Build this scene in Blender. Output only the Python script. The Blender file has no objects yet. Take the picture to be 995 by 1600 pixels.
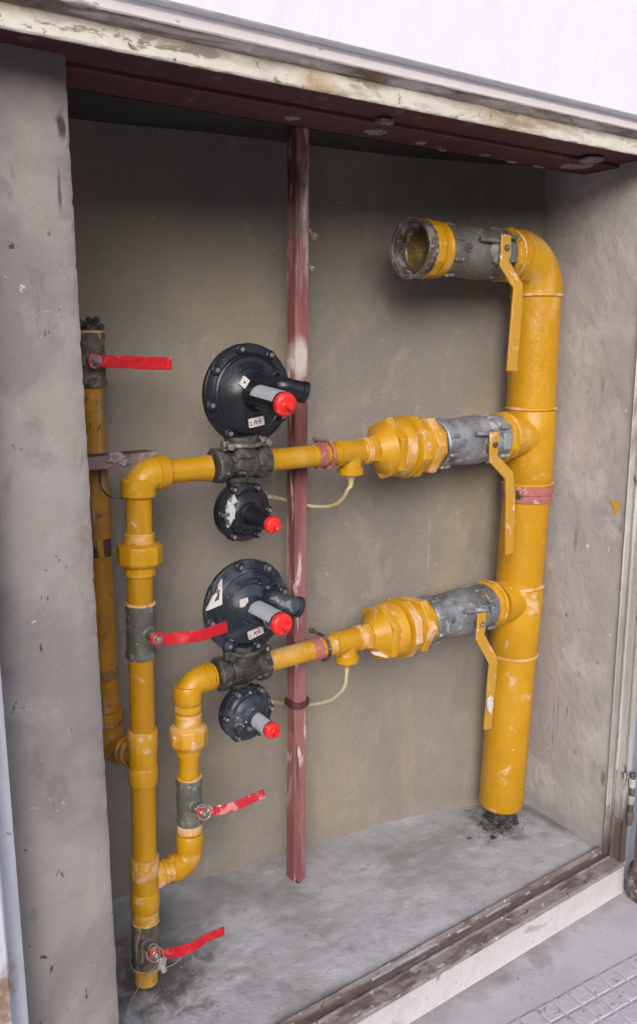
import bpy, bmesh, math, random
from mathutils import Vector, Matrix, noise
random.seed(4)
R = math.radians
sc = bpy.context.scene
Z0 = 1.71                      # height of the lens above the pavement

# ------------------------------------------------------------------ camera
F = 1358.0
_down = Vector((21, 6730, F)).normalized()
_x = Vector((1892, -280, F)); _x = (_x - _down * _x.dot(_down)).normalized()
_up = -_down
_y = _up.cross(_x)
cam_d = bpy.data.cameras.new('camera'); cam = bpy.data.objects.new('camera', cam_d)
sc.collection.objects.link(cam); sc.camera = cam
cam_d.sensor_fit = 'HORIZONTAL'; cam_d.sensor_width = 36; cam_d.lens = 36 * F / 995
cam_d.clip_start = .02; cam_d.clip_end = 500
rows = [_x, _y, _up]           # world axes written in lens axes (right, down, forward)
cam.matrix_world = Matrix([[r[0], -r[1], -r[2], 0] for r in rows] + [[0, 0, 0, 1]])
cam.matrix_world.translation = (0, 0, Z0)

def at(px, py, **k):
    """world point (camera-height origin) seen at a photo pixel, at a known x, y or z"""
    d = Vector((px - 497.5, py - 800, F))
    w = Vector((_x.dot(d), _y.dot(d), _up.dot(d)))
    (a, v), = k.items()
    return w * (v / w['xyz'.index(a)])

# ------------------------------------------------------------------ light
wd = bpy.data.worlds.new('World'); sc.world = wd; wd.use_nodes = True
nt = wd.node_tree; bg = nt.nodes['Background']
sky = nt.nodes.new('ShaderNodeTexSky'); sky.sky_type = 'NISHITA'; sky.sun_disc = False
SUN = Vector((-.54, -.78, .47)).normalized()
sky.sun_elevation = math.asin(SUN.z); sky.sun_rotation = math.atan2(SUN.x, SUN.y)
sky.air_density = 1.0; sky.dust_density = 3.0
hs = nt.nodes.new('ShaderNodeHueSaturation'); hs.inputs['Saturation'].default_value = .72
nt.links.new(sky.outputs[0], hs.inputs['Color']); nt.links.new(hs.outputs[0], bg.inputs['Color'])
bg.inputs['Strength'].default_value = .15
sl = bpy.data.lights.new('sun', 'SUN'); sun = bpy.data.objects.new('sun', sl); sc.collection.objects.link(sun)
sl.energy = 1.0; sl.angle = R(30); sl.color = (.98, .95, 1)
sun.rotation_euler = SUN.to_track_quat('Z', 'Y').to_euler(); sun.location = (0, 0, 6)
sc.view_settings.view_transform = 'Standard'; sc.view_settings.look = 'None'
sc.view_settings.exposure = .47; sc.view_settings.gamma = 1

# ------------------------------------------------------------------ materials
def mat(name, base, rough=.6, metal=0., layers=(), bump=None, coat=0, vary=True):
    """layers: (colour, scale, lo, hi, strength, stretch, kind[, rough]) ; kind 'n' noise, 'v' speck, ('s', x,y,z,r,w) stain or tone patch at a place"""
    m = bpy.data.materials.new(name); m.use_nodes = True
    n = m.node_tree; N = n.nodes; L = n.links; b = N['Principled BSDF']
    tc = N.new('ShaderNodeTexCoord'); co = tc.outputs['Object']
    if vary:
        oi = N.new('ShaderNodeObjectInfo'); ml = N.new('ShaderNodeMath'); ml.operation = 'MULTIPLY'; ml.inputs[1].default_value = 37.
        L.new(oi.outputs['Random'], ml.inputs[0])
        ad = N.new('ShaderNodeVectorMath'); ad.operation = 'ADD'
        L.new(tc.outputs['Object'], ad.inputs[0]); L.new(ml.outputs[0], ad.inputs[1]); co = ad.outputs[0]
    geo = N.new('ShaderNodeNewGeometry'); col = None; rg = None
    b.inputs['Base Color'].default_value = (*base, 1); b.inputs['Roughness'].default_value = rough
    b.inputs['Metallic'].default_value = metal
    if coat: b.inputs['Coat Weight'].default_value = coat
    i = 0
    for ly in layers:
        c, s, lo, hi, st, stretch, kind = ly[:7]; i += 1
        mp = N.new('ShaderNodeMapping'); mp.inputs['Scale'].default_value = stretch
        mp.inputs['Location'].default_value = (i * 3.1, i * 1.7, i * 2.3)
        L.new(co, mp.inputs['Vector'])
        if kind == 'v':
            t = N.new('ShaderNodeTexVoronoi'); t.inputs['Scale'].default_value = s; t.inputs['Randomness'].default_value = 1
            L.new(mp.outputs[0], t.inputs['Vector']); src = t.outputs['Distance']
        else:
            t = N.new('ShaderNodeTexNoise'); t.inputs['Scale'].default_value = s
            t.inputs['Detail'].default_value = 7; t.inputs['Roughness'].default_value = .62; t.inputs['Distortion'].default_value = .4
            L.new(mp.outputs[0], t.inputs['Vector']); src = t.outputs['Fac']
            if kind != 'n':
                _, x, y, z, r, w = kind; w = w * 1.2 + 1.6; lo -= .25; hi += .25
                d = N.new('ShaderNodeVectorMath'); d.operation = 'DISTANCE'
                ms = N.new('ShaderNodeMapping'); ms.vector_type = 'POINT'
                if isinstance(r, tuple): rs = r
                else: rs = (r, r, r)
                ms.inputs['Scale'].default_value = [1 / q for q in rs]
                L.new(geo.outputs['Position'], ms.inputs['Vector'])
                L.new(ms.outputs[0], d.inputs[0]); d.inputs[1].default_value = (x / rs[0], y / rs[1], (z + Z0) / rs[2])
                sb = N.new('ShaderNodeMath'); sb.operation = 'SUBTRACT'; sb.inputs[0].default_value = 1
                L.new(d.outputs['Value'], sb.inputs[1])
                ma = N.new('ShaderNodeMath'); ma.operation = 'MULTIPLY_ADD'; ma.inputs[1].default_value = w; L.new(src, ma.inputs[0])
                L.new(sb.outputs[0], ma.inputs[2]); src = ma.outputs[0]; lo += w * .5; hi += w * .5
        mr = N.new('ShaderNodeMapRange'); mr.interpolation_type = 'SMOOTHSTEP'
        mr.inputs['From Min'].default_value = lo; mr.inputs['From Max'].default_value = hi; mr.inputs['To Max'].default_value = st
        L.new(src, mr.inputs['Value'])
        mx = N.new('ShaderNodeMix'); mx.data_type = 'RGBA'
        L.new(mr.outputs[0], mx.inputs['Factor'])
        if col is None: mx.inputs['A'].default_value = (*base, 1)
        else: L.new(col, mx.inputs['A'])
        mx.inputs['B'].default_value = (*c, 1); col = mx.outputs['Result']
        if len(ly) > 7:
            m2 = N.new('ShaderNodeMix'); L.new(mr.outputs[0], m2.inputs['Factor'])
            if rg is None: m2.inputs['A'].default_value = rough
            else: L.new(rg, m2.inputs['A'])
            m2.inputs['B'].default_value = ly[7]; rg = m2.outputs['Result']
    if col is not None: L.new(col, b.inputs['Base Color'])
    if rg is not None: L.new(rg, b.inputs['Roughness'])
    if bump:
        prev = None
        for s, dist in bump:
            t = N.new('ShaderNodeTexNoise'); t.inputs['Scale'].default_value = s; t.inputs['Detail'].default_value = 5
            L.new(co, t.inputs['Vector'])
            bp = N.new('ShaderNodeBump'); bp.inputs['Distance'].default_value = dist; bp.inputs['Strength'].default_value = .8
            L.new(t.outputs['Fac'], bp.inputs['Height'])
            if prev: L.new(prev, bp.inputs['Normal'])
            prev = bp.outputs[0]
        L.new(prev, b.inputs['Normal'])
    return m
U = (1, 1, 1); VS = (1, 1, .12); XS = (.15, 1, 1)
PINK = (.72, .50, .36); CHALK = (.66, .62, .58)
M = {}
M['brk'] = mat('brown_steel', (.085, .045, .042), .6, layers=[((.20, .15, .14), 20, .5, .62, .7, U, 'n')], bump=[(50, .002)])
M['brkf'] = mat('dusty_brown_steel', (.22, .15, .145), .7, layers=[((.40, .34, .33), 14, .47, .6, .85, U, 'n'), ((.08, .04, .035), 25, .55, .62, .8, U, 'n')], bump=[(50, .002)])
M['yellow'] = mat('yellow_paint', (.50, .250, .003), .38, layers=[((.57, .30, .008), 4, .42, .62, .8, U, 'n'), ((.42, .19, .004), 10, .50, .68, .6, VS, 'n'),
    ((.66, .42, .20), 6, .54, .68, .55, (1, 1, .5), 'n', .6), (PINK, 12, .61, .70, .6, U, 'n', .7), ((.78, .70, .60), 42, .69, .72, .75, U, 'n', .8), ((.16, .08, .03), 60, .70, .72, .7, U, 'n')], bump=[(60, .0015), (14, .005), (160, .0006)])
M['yellow_dusty'] = mat('yellow_paint_dusty', (.50, .255, .005), .45, layers=[((.64, .33, .02), 8, .42, .62, .8, U, 'n'),
    ((.68, .44, .24), 7, .44, .62, .75, U, 'n', .7), (PINK, 18, .53, .64, .8, U, 'n', .8), (CHALK, 40, .62, .68, .75, U, 'n', .85), ((.22, .12, .05), 45, .65, .69, .7, U, 'n')], bump=[(90, .0012)])
M['yellow_old'] = mat('yellow_paint_grimy', (.44, .20, .015), .55, layers=[((.60, .29, .02), 6, .45, .6, .8, U, 'n'), ((.20, .12, .05), 12, .52, .64, .8, U, 'n'),
    ((.40, .32, .22), 20, .56, .63, .8, VS, 'n', .9), ((.08, .05, .03), 45, .62, .66, .8, U, 'n')], bump=[(60, .002)])
M['yellow_inner_shade'] = mat('yellow_paint_inner_shade', (.16, .11, .022), .6, layers=[((.13, .09, .035), 9, .4, .6, .8, U, 'n'), ((.36, .24, .03), 22, .55, .62, .7, U, 'n')])  # yellow darkened so the colour carries the shade inside the open coupling
M['yellow_handle'] = mat('yellow_paint_faded', (.52, .265, .018), .42, layers=[((.47, .27, .05), 10, .45, .6, .85, U, 'n'), (PINK, 18, .56, .64, .7, U, 'n'), ((.75, .70, .62), 40, .63, .67, .8, U, 'n')], bump=[(40, .0015)])
M['valve'] = mat('galvanised_cast', (.13, .13, .112), .5, .25, layers=[((.20, .20, .18), 7, .42, .62, .85, U, 'n', .6), ((.065, .065, .052), 10, .50, .68, .7, U, 'n'),
    ((.40, .40, .38), 22, .59, .68, .7, U, 'n', .8), ((.55, .55, .52), 70, .64, .68, .7, U, 'n', .9)], bump=[(110, .002), (25, .004)])
M['valve_white'] = mat('galvanised_chalked', (.18, .19, .20), .42, .3, layers=[((.34, .37, .41), 6, .42, .60, .85, U, 'n', .5), ((.095, .10, .10), 9, .50, .64, .75, U, 'n'),
    ((.58, .58, .58), 20, .58, .67, .75, U, 'n', .8), ((.62, .62, .60), 60, .64, .68, .7, U, 'n', .9)], bump=[(110, .002), (22, .006)])
M['valve_dirty'] = mat('dirty_valve_metal', (.12, .105, .085), .65, .2, layers=[((.24, .20, .155), 14, .45, .6, .85, U, 'n'), ((.50, .42, .30), 35, .59, .65, .85, VS, 'n'), ((.04, .03, .025), 22, .56, .64, .8, U, 'n')], bump=[(70, .003)])
M['black'] = mat('navy_black_enamel', (.011, .012, .017), .33, layers=[((.020, .024, .036), 9, .5, .65, .8, U, 'n', .4), ((.22, .24, .28), 60, .68, .71, .6, U, 'n', .8)], bump=[(120, .0008)])
M['black_dusty'] = mat('navy_black_enamel_dusty', (.013, .017, .027), .36, layers=[((.045, .055, .075), 10, .45, .6, .85, U, 'n', .6), ((.30, .31, .34), 22, .585, .68, .6, U, 'n', .85), ((.6, .58, .56), 55, .66, .69, .7, U, 'n', .9)], bump=[(120, .001)])
M['iron'] = mat('dark_cast_iron', (.055, .053, .048), .5, .35, layers=[((.13, .13, .12), 12, .45, .6, .85, U, 'n'), ((.42, .41, .39), 30, .58, .65, .85, U, 'n', .85), ((.018, .017, .015), 20, .55, .63, .85, U, 'n')], bump=[(80, .003), (30, .005)])
M['steel'] = mat('zinc_steel', (.36, .35, .33), .4, .7, layers=[((.15, .12, .10), 40, .48, .62, .85, U, 'n')], bump=[(150, .001)])
M['rust_steel'] = mat('rusted_bare_steel', (.15, .115, .10), .5, .5, layers=[((.40, .37, .35), 26, .5, .6, .8, U, 'n'), ((.07, .032, .02), 18, .50, .6, .9, U, 'n'), ((.55, .53, .5), 60, .6, .64, .8, U, 'n')], bump=[(90, .002)])
M['red'] = mat('red_handle_paint', (.58, .010, .020), .36, layers=[((.40, .010, .018), 9, .44, .62, .85, U, 'n'), ((.62, .10, .10), 24, .54, .66, .6, U, 'n', .6), ((.70, .45, .43), 44, .65, .69, .8, U, 'n', .8), ((.12, .03, .03), 60, .65, .69, .7, U, 'n')], bump=[(70, .0015), (18, .004)])
M['red_dusty'] = mat('red_handle_paint_chipped', (.54, .018, .03), .45, layers=[((.62, .30, .28), 24, .53, .62, .8, U, 'n', .8), ((.70, .64, .60), 38, .58, .64, .9, U, 'n', .85)], bump=[(90, .0015)])
M['cap'] = mat('red_plastic', (.76, .022, .022), .38, layers=[((.80, .20, .18), 60, .56, .66, .6, U, 'n', .6), ((.4, .01, .01), 30, .56, .66, .6, U, 'n')], bump=[(120, .001)])
M['label'] = mat('pale_grey_label', (.40, .43, .48), .45, layers=[((.25, .27, .31), 70, .55, .64, .7, U, 'n')])
M['white_label'] = mat('white_sticker', (.66, .62, .60), .5, layers=[((.45, .40, .38), 55, .53, .65, .6, U, 'n')])
M['print'] = mat('label_print', (.30, .08, .10), .6)
M['print_dark'] = mat('label_print_dark', (.06, .06, .07), .6)
M['primer'] = mat('red_oxide_primer', (.21, .068, .070), .65, layers=[((.31, .13, .13), 9, .42, .6, .85, VS, 'n'), ((.46, .33, .31), 14, .505, .61, .85, VS, 'n', .9), ((.12, .05, .045), 20, .555, .64, .8, VS, 'n'),
    ((.62, .55, .50), 30, .58, .63, .9, (1, 1, .18), 'n', .9), ((.55, .50, .47), 6, .2, .4, .9, U, ('s', 1.302, 1.86, -.05, (.03, .05, .07), .3), .9), ((.16, .13, .12), 20, .2, .5, .8, U, ('s', 1.30, 1.86, .27, (.03, .05, .04), .3))], bump=[(60, .003)])
M['beam'] = mat('dark_red_beam', (.095, .024, .031), .6, layers=[((.065, .018, .023), 5, .42, .62, .8, XS, 'n'), ((.22, .12, .12), 20, .60, .66, .7, U, 'n')], bump=[(40, .003)])
M['clamp'] = mat('pink_primer_band', (.40, .135, .115), .6, layers=[((.28, .08, .07), 12, .5, .62, .7, U, 'n'), ((.55, .36, .30), 25, .55, .64, .8, U, 'n')], bump=[(60, .0015)])
M['tube'] = mat('cream_tube', (.55, .48, .31), .45, layers=[((.52, .38, .08), 8, .5, .58, .8, U, 'n'), ((.36, .33, .28), 30, .57, .65, .7, U, 'n')])
M['ceil'] = mat('shade_dark_concrete', (.045, .04, .04), .95, bump=[(30, .003)])  # near-black base colour stands in for shade under the niche top
def drip(px, py, ry, rz): p = at(px, py, x=2.20); return ('s', p.x, p.y, p.z, (.3, ry, rz), .35)
def bdrip(px, py, rx, rz): p = at(px, py, y=1.99); return ('s', p.x, 1.99, p.z, (rx, .3, rz), .35)
M['back'] = mat('aged_plaster', (.285, .252, .212), .9, vary=False, layers=[((.215, .198, .18), 1.3, .40, .60, .9, (1, 1, .7), 'n'), ((.33, .275, .185), 1.7, .50, .68, .65, (1, 1, .4), 'n'), ((.22, .195, .17), 4, .54, .72, .35, (2, 1, .25), 'n'),
    ((.32, .30, .285), 3, .53, .70, .4, (1, 1, .3), 'n'), ((.20, .14, .07), 9, .3, .5, .5, U, bdrip(634, 1195, .010, .17)), ((.38, .31, .20), 9, .2, .6, .35, U, bdrip(634, 1190, .04, .22)), ((.44, .40, .31), 14, .35, .45, .5, U, bdrip(660, 860, .004, .14)),
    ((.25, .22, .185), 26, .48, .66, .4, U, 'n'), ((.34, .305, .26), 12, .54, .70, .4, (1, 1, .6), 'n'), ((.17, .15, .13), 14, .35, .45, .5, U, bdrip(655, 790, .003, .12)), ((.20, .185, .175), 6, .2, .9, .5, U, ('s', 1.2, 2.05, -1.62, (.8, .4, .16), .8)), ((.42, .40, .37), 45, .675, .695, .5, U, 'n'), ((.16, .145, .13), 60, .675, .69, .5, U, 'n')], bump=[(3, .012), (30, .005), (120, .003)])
M['side'] = mat('grey_plaster', (.44, .415, .415), .88, vary=False, layers=[((.385, .36, .35), 2.5, .42, .62, .8, (1, 1, .5), 'n'), ((.53, .505, .50), 4, .5, .66, .8, U, 'n'), ((.32, .30, .285), 6, .54, .70, .5, U, 'n'),
    ((.42, .33, .21), 3, .54, .66, .5, VS, 'n'), ((.34, .32, .31), 30, .52, .66, .35, U, 'n'), ((.07, .06, .06), 48, .672, .69, .85, U, 'n'), ((.66, .63, .60), 30, .695, .71, .9, U, 'n'),
    ((.30, .24, .16), 14, .3, .45, .75, U, drip(862, 1130, .005, .17)), ((.28, .22, .16), 14, .3, .45, .7, U, drip(869, 1120, .004, .12)), ((.12, .11, .11), 14, .3, .45, .7, U, drip(886, 1110, .003, .03)),
    ((.20, .19, .18), 8, .2, .5, .6, U, drip(897, 845, .010, .04)), ((.13, .12, .12), 8, .2, .5, .75, U, drip(945, 1215, .012, .04)), ((.24, .225, .21), 7, .2, .6, .6, U, drip(941, 605, .012, .06)), ((.18, .17, .165), 7, .2, .6, .7, U, drip(972, 825, .010, .03)), ((.30, .29, .28), 6, .1, .6, .7, U, ('s', 2.2, 1.6, -1.60, (.3, .5, .10), .6))], bump=[(4, .010), (35, .004), (150, .001)])
M['pier'] = mat('grey_concrete', (.305, .275, .256), .85, vary=False, layers=[((.215, .196, .192), 2.5, .42, .58, .85, U, 'n'), ((.33, .305, .30), 5, .50, .66, .8, U, 'n'), ((.18, .167, .16), 8, .58, .70, .55, U, 'n'), ((.17, .155, .15), 16, .58, .66, .5, (1, 1, .5), 'n'),
    ((.04, .035, .035), 38, .668, .685, .9, (1, 1, .6), 'n'), ((.52, .48, .45), 44, .69, .705, .9, U, 'n'), ((.12, .10, .08), 6, .2, .5, .75, U, ('s', .375, 1.54, .185, (.020, .2, .016), .3)), ((.03, .03, .03), 20, .3, .5, .9, U, ('s', .585, 1.54, .36, (.012, .2, .03), .5)), ((.06, .05, .05), 20, .3, .5, .8, U, ('s', .575, 1.54, .25, (.005, .2, .05), .5))], bump=[(4, .010), (40, .004), (150, .001)])
M['floor'] = mat('dusty_concrete', (.32, .32, .335), .88, vary=False, layers=[((.42, .425, .465), 2.6, .42, .56, .9, U, 'n'), ((.50, .515, .56), 5, .50, .64, .75, (.7, 1, 1), 'n'), ((.26, .25, .25), 8, .56, .70, .5, U, 'n'), ((.56, .56, .60), 16, .60, .67, .5, (.5, 1, 1), 'n'), ((.08, .075, .07), 60, .68, .70, .8, U, 'n'), ((.38, .38, .40), 40, .5, .7, .4, U, 'n'),
    ((.19, .185, .18), 5, .25, .85, .75, U, ('s', 1.15, 2.02, -1.6, (.9, .24, .2), .5)), ((.24, .235, .23), 12, .35, .60, .5, U, ('s', 1.75, 1.83, -1.6, (.28, .06, .1), 1.0)), ((.10, .095, .09), 14, .3, .9, .9, U, ('s', 2.03, 1.79, -1.6, .17, .9)), ((.075, .07, .07), 18, .2, .7, .9, U, ('s', .80, 1.79, -1.6, .20, .9)), ((.12, .11, .10), 5, .3, .7, .7, U, ('s', 2.2, 1.65, -1.6, (.05, .3, .1), .5))], bump=[(6, .008), (30, .003), (120, .0012)])  # darker along the back and right walls; dark stains at the pipe feet
M['white'] = mat('white_render', (.74, .73, .78), .85, vary=False, layers=[((.70, .70, .74), 6, .56, .68, .5, U, 'n')], bump=[(14, .004), (90, .0015)])
M['plinth'] = mat('white_plinth', (.57, .55, .56), .85, vary=False, layers=[((.47, .45, .455), 4, .48, .62, .8, U, 'n'), ((.34, .31, .30), 12, .60, .66, .7, (.6, 1, 1), 'n'), ((.25, .22, .22), 40, .64, .67, .8, U, 'n')], bump=[(12, .008), (60, .003)])
M['pave'] = mat('pavement_cement', (.50, .50, .55), .85, vary=False, layers=[((.44, .435, .475), 2.5, .44, .6, .85, U, 'n'), ((.27, .25, .255), 6, .56, .66, .6, U, 'n'), ((.46, .46, .50), 4, .53, .64, .6, U, 'n'), ((.13, .12, .12), 50, .655, .675, .85, U, 'n'), ((.24, .215, .21), 8, .1, .8, .8, U, ('s', 1.3, 1.41, -1.71, (1.2, .08, .1), .6)), ((.22, .20, .20), 5, .2, .6, .7, U, ('s', 1.62, 1.37, -1.71, (.06, .04, .1), .5))], bump=[(10, .006), (90, .0015)])
M['tile'] = mat('worn_tile', (.48, .48, .53), .8, layers=[((.50, .50, .55), 30, .52, .62, .8, U, 'n'), ((.13, .12, .13), 45, .60, .64, .85, U, 'n')], bump=[(60, .004)])
M['peel'] = mat('peeling_white_paint', (.62, .59, .52), .65, vary=False, layers=[((.44, .39, .32), 6, .48, .56, .8, XS, 'n'), ((.28, .19, .10), 7, .52, .62, .8, (.4, 1, 1), 'n'), ((.16, .13, .10), 26, .575, .63, .85, (.35, 1, 1), 'n'), ((.08, .06, .05), 60, .635, .66, .8, U, 'n'), ((.42, .29, .13), 10, .2, .7, .6, U, ('s', 1.04, 1.42, .475, (.09, .1, .03), .6)), ((.20, .155, .12), 14, -.1, .5, .85, (.4, 1, 1), ('s', 1.4, 1.42, .502, (4, .1, .020), 1.0))], bump=[(40, .004), (12, .004)])
M['groove'] = mat('rusty_edge', (.25, .21, .19), .8, vary=False, layers=[((.11, .075, .055), 9, .48, .56, .9, (.3, 1, 1), 'n'), ((.46, .42, .39), 12, .53, .61, .85, XS, 'n'), ((.20, .10, .04), 20, .56, .61, .8, (.4, 1, 1), 'n')], bump=[(40, .004)])
M['trim'] = mat('off_white_trim', (.66, .62, .62), .7, vary=False, layers=[((.48, .44, .43), 5, .5, .64, .7, XS, 'n'), ((.25, .2, .18), 30, .62, .66, .7, (.4, 1, 1), 'n')], bump=[(30, .003)])
M['frame'] = mat('worn_white_frame', (.52, .51, .49), .55, .1, vary=False, layers=[((.36, .35, .325), 6, .46, .58, .85, VS, 'n'), ((.20, .15, .13), 8, .575, .68, .7, (1, 1, .3), 'n'), ((.10, .075, .065), 30, .60, .66, .8, (1, 1, .4), 'n'), ((.10, .065, .06), 8, .2, .5, .95, (1, 1, .4), ('s', 2.19, 1.43, -1.62, (.3, .3, .36), .9))], bump=[(50, .003)])
M['sill'] = mat('rusty_sill', (.25, .21, .205), .6, .1, vary=False, layers=[((.33, .30, .305), 8, .44, .60, .8, (.4, 1, 1), 'n'), ((.12, .08, .072), 16, .51, .62, .8, (.45, 1, 1), 'n'), ((.58, .55, .54), 40, .60, .66, .8, (.8, 1, 1), 'n'), ((.07, .045, .04), 60, .60, .65, .8, (.6, 1, 1), 'n'),
    ((.10, .07, .062), 12, .25, .55, .8, (.4, 1, 1), ('s', 1.3, 1.465, -1.6, (3, .022, .1), .9))], bump=[(60, .004)])
M['lframe'] = mat('left_frame_paint', (.56, .57, .63), .5, vary=False, layers=[((.44, .46, .53), 5, .48, .62, .8, VS, 'n'), ((.20, .15, .11), 30, .64, .67, .8, U, 'n'), ((.22, .13, .06), 20, .1, .6, .95, U, ('s', .335, 1.40, -1.14, (.05, .1, .08), .9))], bump=[(30, .003)])
M['door'] = mat('door_paint', (.50, .51, .58), .45, vary=False, layers=[((.30, .29, .31), 6, .56, .64, .6, VS, 'n'), ((.13, .075, .06), 6, .30, .42, .97, U, ('s', 2.21, 1.3, -1.66, (.4, .8, .32), .8))], bump=[(40, .002)])
M['rubber'] = mat('dark_debris', (.045, .040, .037), .9, layers=[((.15, .135, .125), 30, .48, .6, .85, U, 'n')], bump=[(50, .006)])
M['wire'] = mat('wire_metal', (.42, .38, .34), .45, .6)
M['plaster_blob'] = mat('mortar', (.30, .26, .265), .95, layers=[((.16, .11, .11), 24, .5, .6, .85, U, 'n')], bump=[(80, .005)])
M['chalk'] = mat('chalky_smear', (.50, .51, .53), .85, layers=[((.03, .035, .045), 26, .49, .56, .95, U, 'n'), ((.66, .65, .64), 50, .56, .64, .8, U, 'n')], bump=[(90, .002)])
M['spot'] = mat('splashed_yellow', (.62, .33, .03), .5)
M['asphalt'] = mat('asphalt', (.05, .05, .052), .9, bump=[(60, .004)])
M['opp'] = mat('brown_render', (.26, .22, .19), .9, bump=[(20, .004)])
M['glass'] = mat('window_glass', (.03, .035, .04), .08)
M['seal'] = mat('dull_seal', (.34, .30, .30), .5, .2, layers=[((.55, .5, .5), 60, .5, .65, .8, U, 'n')])

# ------------------------------------------------------------------ mesh tools
class MB:
    def __init__(s): s.v = []; s.f = []
    def add(s, vs, fs):
        o = len(s.v); s.v += [Vector(v) for v in vs]; s.f += [[i + o for i in f] for f in fs]; return s
def frame_of(ax, up=None):
    ax = Vector(ax).normalized()
    if up is None: up = Vector((0, 0, 1)) if abs(ax.z) < .9 else Vector((0, -1, 0))
    u = (up - ax * up.dot(ax)).normalized(); return ax, u, ax.cross(u)
def lathe(mb, o, ax, prof, seg=32, phase=0, caps=(True, True), wob=0):
    o = Vector(o); a, u, w = frame_of(ax); vs = []; fs = []
    for t, r in prof:
        for k in range(seg):
            th = 2 * math.pi * k / seg + phase
            rr = r * (1 + wob * noise.noise(Vector((math.cos(th) * 2 + t * 30, math.sin(th) * 2, o.x * 9 + o.z * 7))))
            vs.append(o + a * t + (u * math.cos(th) + w * math.sin(th)) * rr)
    n = len(prof)
    for i in range(n - 1):
        for k in range(seg):
            k2 = (k + 1) % seg; fs.append([i * seg + k, i * seg + k2, (i + 1) * seg + k2, (i + 1) * seg + k])
    if caps[0]: fs.append(list(range(seg))[::-1])
    if caps[1]: fs.append([(n - 1) * seg + k for k in range(seg)])
    return mb.add(vs, fs)
def ring(t0, t1, r, c=.002): return [(t0, r - c), (t0 + c, r), (t1 - c, r), (t1, r - c)]
def hexring(t0, t1, r, ri, c=.004): return [(t0, ri), (t0 + c, r), (t1 - c, r), (t1, ri)]
def tube(mb, pts, r, seg=20, caps=True):
    pts = [Vector(p) for p in pts]; n = len(pts); rs = r if isinstance(r, list) else [r] * n
    vs = []; fs = []; a = (pts[1] - pts[0]).normalized(); _, u, _w = frame_of(a)
    for i, p in enumerate(pts):
        t = (pts[min(i + 1, n - 1)] - pts[max(i - 1, 0)]).normalized()
        u = (u - t * u.dot(t)).normalized(); w = t.cross(u)
        for k in range(seg):
            th = 2 * math.pi * k / seg; vs.append(p + (u * math.cos(th) + w * math.sin(th)) * rs[i])
    for i in range(n - 1):
        for k in range(seg):
            k2 = (k + 1) % seg; fs.append([i * seg + k, i * seg + k2, (i + 1) * seg + k2, (i + 1) * seg + k])
    if caps: fs.append(list(range(seg))[::-1]); fs.append([(n - 1) * seg + k for k in range(seg)])
    return mb.add(vs, fs)
def arc(c, u, v, rad, a0=0, a1=90, n=12):
    c = Vector(c); u = Vector(u); v = Vector(v)
    return [c + (u * math.cos(R(a0 + (a1 - a0) * i / n)) + v * math.sin(R(a0 + (a1 - a0) * i / n))) * rad for i in range(n + 1)]
def smooth_path(pts, n=6):
    pts = [Vector(p) for p in pts]; out = []
    P = [pts[0] * 2 - pts[1]] + pts + [pts[-1] * 2 - pts[-2]]
    for i in range(1, len(P) - 2):
        for k in range(n):
            t = k / n; a, b, c, d = P[i - 1], P[i], P[i + 1], P[i + 2]
            out.append(.5 * ((2 * b) + (c - a) * t + (2 * a - 5 * b + 4 * c - d) * t * t + (3 * b - a - 3 * c + d) * t ** 3))
    return out + [pts[-1]]
def box(mb, c, s, rot=None):
    c = Vector(c); h = Vector(s) / 2; vs = []
    for x in (-1, 1):
        for y in (-1, 1):
            for z in (-1, 1):
                v = Vector((x * h.x, y * h.y, z * h.z)); vs.append(c + (rot @ v if rot else v))
    return mb.add(vs, [[0, 1, 3, 2], [4, 6, 7, 5], [0, 4, 5, 1], [2, 3, 7, 6], [0, 2, 6, 4], [1, 5, 7, 3]])
def bb(mb, x0, x1, y0, y1, z0, z1): return box(mb, ((x0 + x1) / 2, (y0 + y1) / 2, (z0 + z1) / 2), (x1 - x0, y1 - y0, z1 - z0))
def bar(mb, pts, widths, wdir, th):
    """flat bar: pts centre line, wdir width directions (one per point), th thickness"""
    pts = [Vector(p) for p in pts]; n = len(pts); vs = []; fs = []
    for i, p in enumerate(pts):
        t = (pts[min(i + 1, n - 1)] - pts[max(i - 1, 0)]).normalized()
        w = Vector(wdir[i] if isinstance(wdir, list) else wdir); w = (w - t * w.dot(t)).normalized(); nn = t.cross(w)
        W = widths[i] / 2
        for a, b in ((-1, -1), (1, -1), (1, 1), (-1, 1)): vs.append(p + w * a * W + nn * b * th / 2)
    for i in range(n - 1):
        for k in range(4): k2 = (k + 1) % 4; fs.append([i * 4 + k, i * 4 + k2, i * 4 + 4 + k2, i * 4 + 4 + k])
    fs.append([3, 2, 1, 0]); fs.append([n * 4 - 4 + k for k in range(4)])
    return mb.add(vs, fs)
def extrude_x(mb, prof, x0, x1, n, amp=0, seed=0, fr=18):
    vs = []; fs = []; m = len(prof)
    for i in range(n + 1):
        x = x0 + (x1 - x0) * i / n
        for j, (y, z) in enumerate(prof):
            a = amp[j] if isinstance(amp, (list, tuple)) else amp
            d = a * noise.fractal(Vector((x * fr, j * 3.3, seed)), 1, 2, 4)
            vs.append((x, y, z + d))
    for i in range(n):
        for j in range(m - 1): fs.append([i * m + j, i * m + j + 1, (i + 1) * m + j + 1, (i + 1) * m + j])
    return mb.add(vs, fs)
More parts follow.
